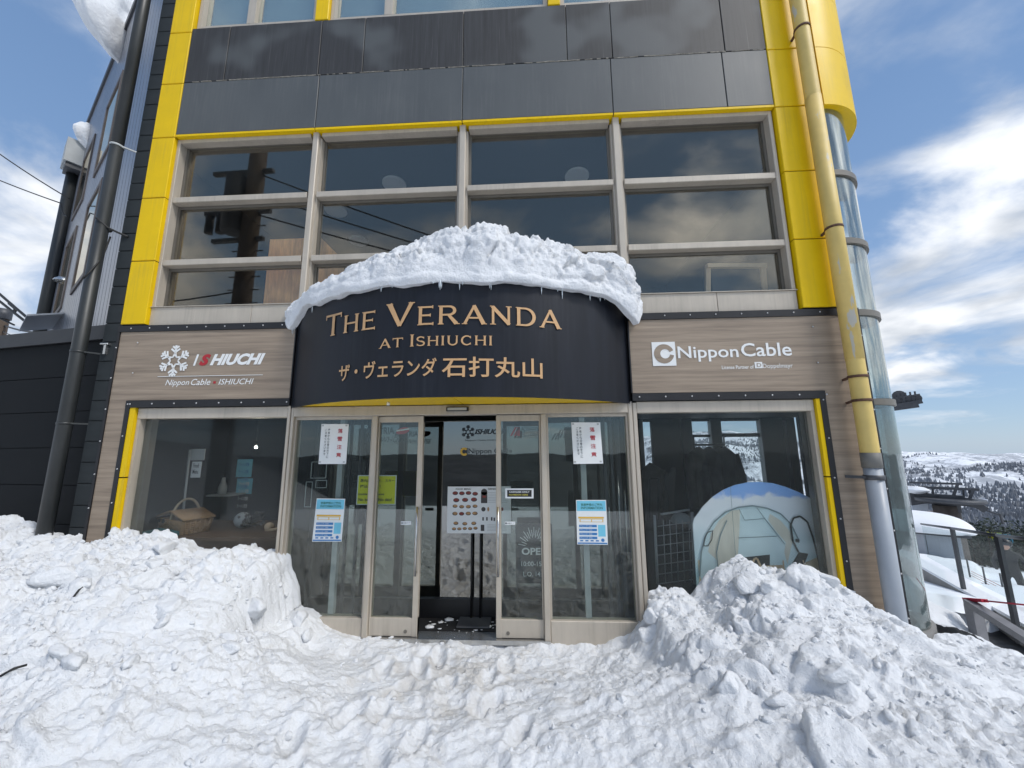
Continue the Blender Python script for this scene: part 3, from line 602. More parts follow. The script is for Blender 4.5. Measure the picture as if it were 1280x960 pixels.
while x < 2.66:
    L = rj.uniform(.015, .07); h_ = rj.choice([.0, .004, .006, .008, .010]); k_ = rj.uniform(-.003, .003)
    if h_: ja.box(x, x + L, YF - .001, YF + .01, ZMID - h_ / 2 + k_, ZMID + h_ / 2 + k_)
    x += L
o = ja.build('joint_sealant', 'sealant', LO); o['kind'] = 'stuff'
for a, b in zip([-4.139, xm[1], xm[3], xm[4]], [xm[1], xm[3], xm[4], 2.696]):
    MB().box(a + .006, b - .006, YF + .001, .08, ZSP - .022, ZSP + .004).build('soffit_strip', 'yellow', LO)

# first-floor windows: frame per bay, three panes each
ZR = [(4.609, 5.34), (3.833, 4.541), (3.269, 3.765)]
bays = [(-4.145, MUL[0][0])] + [(MUL[i][1], MUL[i + 1][0]) for i in range(2)] + [(MUL[2][1], WR)]
for k, (a, b) in enumerate(bays):
    f = MB(); yf, yb = 0., .13
    f.box(a + .035, b - .035, yf, yb, 5.315, 5.36)
    la = .05 if k == 0 else .0; lb = .05 if k == 3 else .0
    if la: f.bev(a, a + .04, yf - .004, yb, 3.27, 5.36, .004)
    else: f.box(a, a + .022, .03, yb, 3.27, 5.315)
    if lb: f.bev(b - .04, b, yf - .004, yb, 3.27, 5.36, .004)
    else: f.box(b - .022, b, .03, yb, 3.27, 5.315)
    x0, x1 = a + (.04 if la else .022), b - (.04 if lb else .022)
    for z0, z1 in ((4.541, 4.609), (3.765, 3.833)): f.bev(x0, x1, yf + .002, yb, z0, z1, .005)
    fr = f.build('window', 'frame', LO)
    g = MB()
    for z0, z1 in ZR: g.box(x0 + .001, x1 - .001, .085, .125, z1 - .035, z1 - .002).box(x0 + .001, x0 + .03, .086, .126, z0, z1 - .036).box(x1 - .03, x1 - .001, .086, .126, z0, z1 - .036)
    g.build('pane_bead', 'frame_dark', fr)
    for z0, z1 in ZR: MB().box(x0, x1, .095, .101, z0 + .001, z1 - .001).build('pane', 'glass_up', fr)
for a, b in MUL: MB().bev(a, b, -.012, .14, 3.265, 5.375, .008).build('mullion', 'frame', LO)
for a, b in ((-4.145, -3.0), (-3.0, -2.0), (-2.0, .2), (.2, 1.9), (1.9, WR)):
    MB().bev(a + .002, b - .002, -.006, .12, 3.06, 3.266, .004).build('sill_panel', 'frame', LO)
MB().box(-4.14, 2.69, -.02, .10, 3.2665, 3.2735).build('window_sill', 'frame', LO)

# second-floor windows (only their lower edge is in view)
top = [(-4.13, -2.50), (-2.38, -.62), (-.55, .40), (.46, 2.66)]
pz0, pz1 = 6.93, 8.6
f_l = [FY(p, 20, 0).x for p in (250, 312, 397, 413, 487, 685, 700)]
MB().bev(f_l[2], f_l[3], YF, .1, ZTOP + .01, 8.6, .005).build('yellow_panel', 'yellow', LO)
MB().bev(f_l[5], f_l[6], YF, .1, ZTOP + .01, 8.6, .005).build('yellow_panel', 'yellow', LO)
def upper_window(a, b, split):
    f = MB(); f.box(a, a + .05, .0, .12, pz0, pz1).box(b - .05, b, .0, .12, pz0, pz1).box(a + .05, b - .05, .004, .12, pz0, pz0 + .06).box(a + .05, b - .05, .004, .12, pz1 - .06, pz1)
    if split: f.box(split - .05, split + .05, .002, .11, pz0 + .06, pz1 - .06)
    fr = f.build('window', 'frame', LO)
    for p, q in ([(a + .05, split - .05), (split + .05, b - .05)] if split else [(a + .05, b - .05)]):
        MB().box(p, q, .06, .066, pz0 + .06, pz1 - .06).build('pane', 'glass_top', fr)
        MB().box(p, q, .13, .14, pz0 + .02, pz1 - .02).build('blind', 'blind', fr)
upper_window(-4.13, f_l[2] - .005, f_l[1] + .02); upper_window(f_l[3] + .005, f_l[5] - .005, f_l[4] - .02); upper_window(f_l[6] + .005, 2.69, 1.3)
MB().box(-4.14, 2.69, -.03, .3, 8.61, 9.3).build('parapet_panel', 'spandrel', LO)

# ground floor: black trims, wooden cladding, window surrounds
YW = -.035
xa, xb, xc, xd = FY(127, 560, YW).x, FY(149.5, 560, YW).x, FY(155, 560, YW).x, FY(162, 560, YW).x
ra, rb, rc, rd = FY(1016, 560, YW).x + .035, FY(1026, 560, YW).x + .012, FY(1033, 560, YW).x, FY(1040.5, 560, YW).x
XB = FY(1093.5, 540, YW).x - .0
MB().box(xa - .0, xb, YW, .1, -.3, 2.239).box(xa, -2.468, YW, .1, 2.240, 2.982).build('wood_cladding', 'wood', LO)
MB().box(rd, XB, YW, .1, -.5, 2.239).box(.992, XB, YW, .1, 2.240, 2.982).build('wood_cladding', 'wood', LO)
t = MB(); t.box(xa - .03, -2.46, YW - .012, .1, 2.984, 3.052).box(xa - .03, xa - .002, YW - .01, .1, -.3, 2.983).box(xb + .001, -2.46, YW - .012, .1, 2.164, 2.236).box(xb + .001, xc, YW - .01, .1, -.3, 2.163)
t.box(-2.466, -2.456, YW - .01, .1, 2.24, 2.98); t.build('black_trim', 'trim', LO)
t = MB(); t.box(.985, XB + .028, YW - .012, .1, 2.984, 3.052).box(XB + .002, XB + .028, YW - .01, .1, -.6, 2.983).box(.985, rd - .001, YW - .012, .1, 2.164, 2.236).box(rc, rd - .001, YW - .01, .1, -.5, 2.163)
t.box(.978, .990, YW - .01, .1, 2.24, 2.98); t.build('black_trim', 'trim', LO)
sc_ = MB()
for k in range(9): sc_.sphere((xa + .12 + k * .21, YW - .013, 3.02), .008, 6, 4); sc_.sphere((1.1 + k * .25, YW - .013, 3.02), .008, 6, 4)
for k in range(8): sc_.sphere((xb + .05 + k * .24, YW - .013, 2.20), .009, 6, 4); sc_.sphere((1.05 + k * .25, YW - .013, 2.20), .009, 6, 4)
for k in range(8): sc_.sphere((xa - .016, YW - .011, .5 + k * .33), .008, 6, 4); sc_.sphere(((xb + xc) / 2, YW - .011, .55 + k * .33), .008, 6, 4); sc_.sphere(((rc + rd) / 2, YW - .011, .35 + k * .36), .008, 6, 4); sc_.sphere((XB + .015, YW - .011, .25 + k * .36), .008, 6, 4)
o = sc_.build('trim_screw', 'screw', LO, kind='stuff')
for (a, b), zj in (((xc + .001, xd), FY(153, 597, YW).z), ((rb, rc - .001), FY(1036, 596, YW).z)):
    MB().box(a, b, YW - .004, .1, zj + .006, 2.162).build('yellow_strip', 'yellow', LO); MB().box(a, b, YW - .004, .1, -.4, zj - .006).build('yellow_strip', 'yellow', LO)
MB().box(rb, rc - .001, YW - .0035, .1, -.45, FY(1050, 706, YW).z).build('yellow_strip', 'yellow', LO) if False else None
# display windows
def display_window(a, b, jl, jr):
    f = MB(); f.bev(a, b, -.012, .12, 2.048, 2.160, .005)
    if jl: f.box(a, a + .035, -.006, .12, .1, 2.047)
    if jr: f.box(b - .035, b, -.006, .12, .1, 2.047)
    f.box(a + .036, b - .036, -.004, .12, .1, .25)
    fr = f.build('display_window', 'frame', LO)
    d = MB(); d.box(a + (.036 if jl else 0), a + (.10 if jl else .02), .06, .13, .25, 2.046).box(b - (.055 if jr else .02), b - (.036 if jr else 0), .06, .13, .25, 2.046); d.build('pane_bead', 'frame_dark', fr)
    MB().box(a + .03, b - .03, .05, .058, .25, 2.046).build('pane', 'glass_wire', fr)
display_window(xd + .003, -2.488, True, False); display_window(1.027, rb - .003, False, True)
for a, b in ((-2.487, -2.421), (.942, 1.026)):
    p = MB(); p.bev(a, (a + b) / 2 - .003, -.02, .14, -.1, 2.163, .006).bev((a + b) / 2 + .003, b, -.014, .14, -.1, 2.150, .006); p.build('corner_post', 'frame', LO)

# entrance screen
e = MB(); e.bev(-2.42, .94, -.02, .12, 2.052, 2.150, .005); e.build('door_header', 'frame', LO)
for a, b in ((-1.60, -1.548), (.088, .142)):
    p = MB(); p.bev(a, b, -.012, .12, -.06, 2.05, .005); p.build('door_post', 'frame', LO)
def fixed(a, b, mx):
    f = MB(); f.bev(a, b, .004, .10, -.1, .168, .005).box(a, a + .018, .02, .1, .169, 2.05).box(b - .018, b, .02, .1, .169, 2.05).box(a + .019, b - .019, .02, .1, 2.02, 2.05)
    fr = f.build('fixed_panel', 'frame', LO)
    MB().box(a + .018, b - .018, .045, .053, .169, 2.02).build('pane', 'glass_door', fr)
    MB().box(mx - .026, mx + .026, .07, .12, .17, 2.05).build('inner_mullion', 'light_frame', fr)
fixed(-2.42, -1.602, FY(419, 690, .09).x); fixed(.144, .940, FY(733, 690, .09).x)
def door(a, b, stile, name, hx):
    f = MB(); y0, y1 = .02, .07
    f.bev(a, b, y0, y1, .012, .168, .004).bev(a, b, y0 - .001, y1, 1.985, 2.046, .004)
    f.bev(a, a + stile[0], y0 - .003, y1, .010, 2.047, .004).bev(b - stile[1], b, y0 - .003, y1, .010, 2.047, .004)
    fr = f.build('sliding_door', 'frame', LO)
    MB().box(a + stile[0], b - stile[1], .042, .050, .168, 1.985).build('pane', 'glass_door', fr)
    h = MB(); h.tube([(hx, -.02, .545), (hx, -.02, 1.17)], .011, 10); h.tube([(hx, -.02, .57), (hx, .02, .57)], .008).tube([(hx, -.02, 1.145), (hx, .02, 1.145)], .008); h.build('handle', 'metal', fr)
    q = MB(); lx = b - .11 if hx > (a + b) / 2 else a + .11; q.tube([(lx, y0 - .004, .055), (lx, y0 + .01, .055)], .016, 14); q.build('door_lock', 'frame_dark', fr); return fr
door(-1.546, -1.087, (.012, .052), 'l', -1.112); door(-.355, .086, (.048, .014), 'r', -.332)
MB().box(-1.6, .14, -.02, .14, -.03, .0085).build('threshold', 'metal', LO)
sx0 = FY(572, 512, -.03); MB().bev(sx0.x - .11, sx0.x + .11, -.06, -.021, 2.085, 2.125, .006).build('door_sensor', 'black', LO); MB().box(sx0.x - .095, sx0.x + .095, -.063, -.0605, 2.092, 2.118).build('sensor_lens', 'light_frame', LO)

# vestibule and inner glass doors
YV = .45
g = MB(); g.box(-2.38, .90, YV + .02, YV + .028, .185, 2.2); g.build('inner_glass', 'glass_inner', LO)
g = MB(); g.box(-2.42, .94, YV - .02, YV + .06, 2.2, 2.32)
for x in (-2.42, .90): g.box(x, x + .04, YV - .02, YV + .06, .0, 2.2)
g.build('inner_frame', 'steel_dark', LO)
g = MB(); 
for px in (436, 449): q = FY(px, 600, .25); g.box(q.x - .012, q.x + .012, .24, .27, .02, 2.2)
for px in (757, 766, 775): q = FY(px, 600, .25); g.box(q.x - .014, q.x + .014, .24, .27, .05, 2.2)
g.build('folding_frame', 'steel_dark', LO)
q = FY(786, 640, .2); g = MB(); g.tube([(q.x - .03, .2, .55), (q.x - .03, .2, 1.3)], .01).tube([(q.x - .08, .25, .6), (q.x - .08, .25, 1.42)], .01); g.build('push_bar', 'metal', LO)

MB().box(-2.38, .90, YV - .01, YV + .055, .0, .185).build('kick_plate', 'black', LO)
# rooms behind the glass
FP = [(-4.43, .13), (3.22, .13), (3.22, .95), (4.0, 1.2), (5.85, 5.0), (5.85, 6.1), (-4.43, 6.1)]
slab = lambda z0, z1: MB().prism([(x, y, z0) for x, y in FP], (0, 0, z1 - z0))
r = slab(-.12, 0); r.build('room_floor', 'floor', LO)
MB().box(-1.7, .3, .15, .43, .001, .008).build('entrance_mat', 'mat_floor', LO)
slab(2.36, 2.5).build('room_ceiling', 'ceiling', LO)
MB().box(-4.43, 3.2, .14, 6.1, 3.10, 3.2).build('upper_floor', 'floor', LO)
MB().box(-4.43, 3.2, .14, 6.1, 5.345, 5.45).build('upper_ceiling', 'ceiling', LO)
iw = MB(); iw.box(-4.43, -2.44, 1.6, 1.7, 0, 2.36).box(-4.46, -4.40, .14, 6.1, -.1, 9.3).box(-4.43, 3.2, 4.6, 4.7, 3.2, 5.34).box(3.1, 3.2, .14, 6.1, 3.2, 5.34).box(-4.43, 3.2, 3.5, 3.6, 6.9, 8.9).box(-4.43, 3.2, .5, 6.1, 6.75, 6.85)
iw.box(-2.43, .30, 2.2, 2.3, 0, 2.36).box(-2.46, -2.43, .16, 1.6, 0, 2.36).box(.96, .99, .75, 1.5, 0, 2.36)
X5 = lambda px: FY(px, 580, 5).x
cols = [(-4.4, X5(791)), (X5(797), X5(806)), (X5(818), X5(868)), (X5(892), X5(905)), (X5(955), 5.80)]
iw.box(cols[0][0], cols[0][1], 5, 5.15, 0, 2.36).box(cols[2][0], cols[2][1] - .13, 5, 5.15, 0, 2.36).box(X5(990), 5.8, 5, 5.15, 0, 2.36)
iw.box(-4.4, 5.8, 5.01, 5.14, 0, .35).box(-4.4, 5.8, 5.01, 5.14, 2.30, 2.36)
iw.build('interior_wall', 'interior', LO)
fw = MB()
for a, b in ((X5(797), X5(806)), (X5(855), X5(868)), (X5(892), X5(905)), (X5(955), X5(983))): fw.box(a, b, 4.96, 5.12, 0, 2.34)
fw.build('window_pillar', 'light_frame', LO)
MB().box(X5(868), X5(892), 5.03, 5.07, 1.94, 2.0).box(X5(905), X5(955), 5.03, 5.07, 1.94, 2.02).build('rear_transom', 'steel_dark', LO)
MB().box(X5(791), X5(797), 5.04, 5.05, .35, 2.3).box(X5(806), X5(818), 5.04, 5.05, .35, 2.3).box(X5(868), X5(892), 5.04, 5.05, .35, 2.3).box(X5(905), X5(955), 5.04, 5.05, .35, 2.3).box(X5(983), X5(990), 5.04, 5.05, .35, 2.3).build('rear_glass', 'glass_clear', LO)
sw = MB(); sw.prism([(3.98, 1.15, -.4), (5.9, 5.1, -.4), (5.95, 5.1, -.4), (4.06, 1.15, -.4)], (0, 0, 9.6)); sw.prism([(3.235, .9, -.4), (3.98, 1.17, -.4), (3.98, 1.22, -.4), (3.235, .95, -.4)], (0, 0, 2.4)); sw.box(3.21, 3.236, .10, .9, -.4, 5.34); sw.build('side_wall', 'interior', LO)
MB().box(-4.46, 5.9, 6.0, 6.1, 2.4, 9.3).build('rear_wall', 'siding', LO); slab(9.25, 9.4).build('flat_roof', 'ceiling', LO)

# charcoal siding boards left of the yellow column
z = -.3; proto = None; xs0 = -4.618
while z < 9.2:
    if proto is None: proto = MB().bev(xs0, xa - .032, -.03, .12, z + .003, z + .207, .005).build('siding_board', 'siding', LO); z00 = z
    else:
        again(proto, (0, 0, z - z00))
    z += .212
MB().box(xs0 + .004, xa - .035, -.014, .11, -.3, 9.2).build('siding_backing', 'trim', LO)
MB().box(xs0, XL - .002, -.028, .1, 9.21, 9.3).build('siding_cap', 'siding', LO)
MB().bev(XL - .03, XL, -.024, .1, 3.053, 9.2, .003).build('siding_edge', 'siding', LO)

# rounded corner: curved yellow cladding above, curved glass below
def arc(cx, cy, r, a0, a1, n=18): return [(cx + r * math.sin(a0 + (a1 - a0) * k / n), cy - r * math.cos(a0 + (a1 - a0) * k / n)) for k in range(n + 1)]
def curved(cx, cy, r0, r1, a0, a1, z0, z1, n=18):
    mb = MB(); A, B = arc(cx, cy, r1, a0, a1, n), arc(cx, cy, r0, a0, a1, n)
    vs = [(x, y, z0) for x, y in A] + [(x, y, z1) for x, y in A] + [(x, y, z0) for x, y in B] + [(x, y, z1) for x, y in B]; m_ = n + 1
    o_, i_, b_, t_ = [], [], [], []
    for k in range(n):
        o_.append((k, k + 1, m_ + k + 1, m_ + k)); i_.append((2 * m_ + k + 1, 2 * m_ + k, 3 * m_ + k, 3 * m_ + k + 1)); b_.append((k + 1, k, 2 * m_ + k, 2 * m_ + k + 1)); t_.append((m_ + k, m_ + k + 1, 3 * m_ + k + 1, 3 * m_ + k))
    mb.add(vs, o_ + i_, True); mb.add(vs, b_ + t_ + [(0, m_, 3 * m_, 2 * m_), (n, 2 * m_ + n, 3 * m_ + n, m_ + n)]); return mb
CY0 = XR + .012, YF + .70
for a, b in zip([5.36, 6.10, 6.845, 7.60, 8.40], [6.10, 6.845, 7.60, 8.40, 9.3]):
    curved(*CY0, .52, .70, 0, PI * .62, a + .004, b - .004, 26).build('curved_yellow_panel', 'yellow', LO)
CG = 3.236, .46
for k, (a, b) in enumerate(zip([.12, 2.17, 3.06, 3.83, 4.61], [2.10, 2.99, 3.76, 4.54, 5.40])):
    curved(*CG, .445, .452, .03, PI / 2, a, b).build('curved_pane', 'glass_tower', LO)
    rg = curved(*CG, .40, .475, 0, PI / 2, b, b + .06 if k < 4 else b + .05); rg.build('ring_band', 'frame_dark', LO)
    curved(*CG, .0, .40, 0, PI / 2, b + .015, b + .055).build('ring_slab', 'light_frame', LO)
curved(*CG, .36, .48, 0, PI / 2, -.5, .12).build('curved_plinth', 'concrete', LO)
MB().box(XB + .03, 3.262, .02, .10, -.5, 3.04).box(XB + .03, 3.262, .02, .10, 3.06, 5.36).build('glass_jamb', 'frame_dark', LO)
c_ = MB(); n = 16                          # hanging vertical blind behind the upper curved glass
for k in range(n):
    a = .1 + 1.3 * k / n; x, y = 3.236 + .38 * math.sin(a), .46 - .38 * math.cos(a); x2, y2 = 3.236 + .36 * math.sin(a + .06), .46 - .36 * math.cos(a + .06)
    c_.prism([(x, y, 4.62), (x2, y2, 4.62), (x2 + .004, y2 + .004, 4.62)], (0, 0, .75))
c_.build('vertical_blind', 'light_frame', LO, kind='stuff')
MB().box(3.69, 3.70, .47, 1.15, .12, 2.1).build('side_pane', 'glass_tower', LO)

# ------------------------------------------------------------------ canopy with the curved sign
CCX, CS, CH = -.745, .68, 1.725
CRAD = (CH * CH + CS * CS) / (2 * CS); CCY = CRAD - CS
ZB, ZT = 2.142, 3.155
AM = math.asin(CH / CRAD)
def con(s_, z, off=0.): a = s_ / CRAD; return (CCX + (CRAD + off) * math.sin(a), CCY - (CRAD + off) * math.cos(a), z)
SG = thing('curved_fascia_sign', 'curved dark navy fascia sign with gold lettering over the entrance doors', 'sign', (CCX, -.05, ZB))
ns = 6; sw_ = 2 * AM / ns
curved(CCX, CCY, CRAD - .03, CRAD, -AM + .012, AM - .012, ZB, ZT, 60).build('fascia', 'fascia', SG)
curved(CCX, CCY, CRAD - .035, CRAD + .004, -AM, -AM + .012, ZB - .004, ZT, 2).build('end_cap', 'trim', SG); curved(CCX, CCY, CRAD - .035, CRAD + .004, AM - .012, AM, ZB - .004, ZT, 2).build('end_cap', 'trim', SG)
def cap_poly(z0, z1, inset=.035, n=40, split=None):
    pts = arc(CCX, CCY, CRAD - inset, -AM + .02, AM - .02, n); return [p for p in pts if p[1] < -.012]
pp = cap_poly(0, 0)
L_ = [p for p in pp if p[0] < -.69]; Rr_ = [p for p in pp if p[0] > -.67]
MB().prism([(x, y, ZB + .012) for x, y in L_] + [(-.684, L_[-1][1], ZB + .012), (-.684, -.024, ZB + .012), (L_[0][0], -.024, ZB + .012)], (0, 0, .02)).build('soffit_panel', 'yellow', SG)
MB().prism([(-.674, Rr_[0][1], ZB + .012)] + [(x, y, ZB + .012) for x, y in Rr_] + [(Rr_[-1][0], -.024, ZB + .012), (-.674, -.024, ZB + .012)], (0, 0, .02)).build('soffit_panel', 'yellow', SG)
MB().prism([(x, y, ZT - .06) for x, y in pp], (0, 0, .03)).build('canopy_roof', 'trim', SG)
s2 = FY(550, 500, -.35); MB().tube([(s2.x - .5, -.3, ZB + .012), (s2.x - .5, -.3, ZB - .02)], .015, 8).build('soffit_light', 'white', SG)

# gold capitals built from strokes, flared with small serifs
def stroke(mb, put, pts, w0, dz, flare=True, n=None):
    P = [np.array(p, float) for p in pts]; L, Rg = [], []
    for i, p in enumerate(P):
        d = P[min(i + 1, len(P) - 1)] - P[max(i - 1, 0)]; d /= max(np.hypot(*d), 1e-9); nrm = np.array([-d[1], d[0]])
        w = w0[i] if isinstance(w0, (list, tuple)) else w0
        L.append(p + nrm * w / 2); Rg.append(p - nrm * w / 2)
    vs = [put(*q, dz) for q in L] + [put(*q, dz) for q in Rg]; m_ = len(P)
    mb.add(vs, [(k, k + 1, m_ + k + 1, m_ + k) for k in range(m_ - 1)])
def arcpts(cx, cy, rx, ry, a0, a1, n=14): return [(cx + rx * math.cos(R_(a0 + (a1 - a0) * k / n)), cy + ry * math.sin(R_(a0 + (a1 - a0) * k / n))) for k in range(n + 1)]
V_, H_ = .155, .095
def stem(x, y0=0, y1=1): return [([(x, y0), (x, y0 + .1), (x, (y0 + y1) / 2), (x, y1 - .1), (x, y1)], [V_ * 1.25, V_, V_ * .94, V_, V_ * 1.25]), ([(x - .13, y0 + .02), (x + .13, y0 + .02)], .045), ([(x - .13, y1 - .02), (x + .13, y1 - .02)], .045)]
def hb(x0, x1, y, tip=True): return [([(x0, y), (x1 - .06, y), (x1, y)], [H_, H_, H_ * 1.5]), ([(x1, y - .085), (x1, y + .085)], .04)] if tip else [([(x0, y), (x1, y)], H_)]
GL = {
 'T': (.92, stem(.46, 0, .99) + [([(.04, .95), (.88, .95)], H_), ([(.035, .78), (.035, 1)], .05), ([(.885, .78), (.885, 1)], .05)]),
 'H': (.98, stem(.16) + stem(.82) + hb(.16, .82, .52, False)),
 'E': (.80, stem(.16) + hb(.1, .72, .953) + hb(.16, .62, .51) + hb(.1, .75, .047)),
 'V': (1.06, [([(.10, 1), (.53, .02)], [.20, .15]), ([(.96, 1), (.53, .02)], [.15, .10]), ([(-.02, .98), (.24, .98)], .045), ([(.84, .98), (1.08, .98)], .045)]),
 'R': (.98, stem(.16) + [([(.16, .953), (.5, .953)] + arcpts(.52, .73, .25, .223, 90, -90, 10)[1:] + [(.16, .507)], [H_] * 2 + [H_ + .05 * math.sin(PI * k / 10) for k in range(1, 11)] + [H_]), ([(.50, .50), (.86, .02)], [.13, .19]), ([(.74, .02), (1.0, .02)], .045)]),
 'A': (1.06, [([(.53, 1), (.10, 0)], [.10, .13]), ([(.50, 1.0), (.94, 0)], [.16, .19]), ([(.26, .33), (.80, .33)], .085), ([(-.02, .02), (.22, .02)], .045), ([(.82, .02), (1.08, .02)], .045)]),
 'N': (1.02, [([(.16, 0), (.16, 1)], .11), ([(.86, 0), (.86, 1)], .11), ([(.13, .97), (.88, .03)], .17), ([(.03, .02), (.29, .02)], .045), ([(.02, .98), (.2, .98)], .045), ([(.73, .98), (.99, .98)], .045)]),
 'D': (1.02, stem(.16) + [([(.12, .953), (.46, .953)] + arcpts(.46, .5, .42, .453, 90, -90, 16)[1:] + [(.12, .047)], [H_] * 2 + [H_ + .065 * math.sin(PI * k / 16) for k in range(1, 17)] + [H_])]),
 'I': (.34, stem(.17)),
 'S': (.76, [(arcpts(.38, .735, .27, .22, 25, 260, 14) + arcpts(.38, .27, .29, .225, 85, -155, 14), [.09 + .055 * abs(math.sin(PI * k / 14)) for k in range(15)] + [.13 + .03 * math.cos(PI * k / 14) for k in range(15)]), ([(.64, .73), (.64, .97)], .045), ([(.10, .03), (.10, .27)], .045)]),
 'U': (.96, [([(.16, 1), (.16, .38)] + arcpts(.48, .36, .32, .315, 180, 360, 14)[1:] + [(.80, 1)], [V_, V_] + [V_ - .02] * 14 + [.11]), ([(.03, .98), (.29, .98)], .045), ([(.69, .98), (.91, .98)], .045)]),
 'C': (.96, [(arcpts(.50, .5, .38, .455, 38, 322, 22), [.10 + .055 * math.sin(PI * k / 22) for k in range(23)]), ([(.80, .70), (.80, .97)], .05), ([(.80, .05), (.80, .28)], .045)]),
}
def caps(words, x0, x1, z0, zbig, zsml):
    """words: list of strings; first letter of a string marked with ^ is tall"""
    seq = []; cur = 0.
    for wd in words:
        big = wd.startswith('^'); wd = wd.lstrip('^')
        for i, ch in enumerate(wd):
            h = zbig if (big and i == 0) else zsml; g = GL[ch]; seq.append((ch, cur, h)); cur += g[0] * h + .13 * zsml
        cur += .42 * zsml; seq.append(None)
    tot = cur - .55 * zsml; k = (x1 - x0) / tot; lay_ = 0
    mb = MB()
    for it in seq:
        if it is None: mb.build('lettering', 'gold', SG); mb = MB(); continue
        ch, c, h = it
        for pts, wd in GL[ch][1]:
            lay_ += 1
            put = lambda x, y, dz, c=c, h=h: con(x0 + (c + x * h) * k, z0 + y * h, .008 + .0004 * (lay_ % 9))
            stroke(mb, put, pts, wd, 0)
caps(['^THE', '^VERANDA'], -1.245, 1.05, 2.766, .212, .168)
caps(['AT', '^ISHIUCHI'], -.575, .425, 2.580, .105, .084)
jp = MB(); lay(jp, 'ザ・ヴェランダ', -1.01, -.045, 2.318, 2.475, lambda x, z: con(x, z, .008), bold=.012); jp.build('lettering', 'gold', SG); jp = MB(); lay(jp, '石打丸山', .0, .86, 2.305, 2.48, lambda x, z: con(x, z, .008), bold=.012); jp.build('lettering', 'gold', SG)

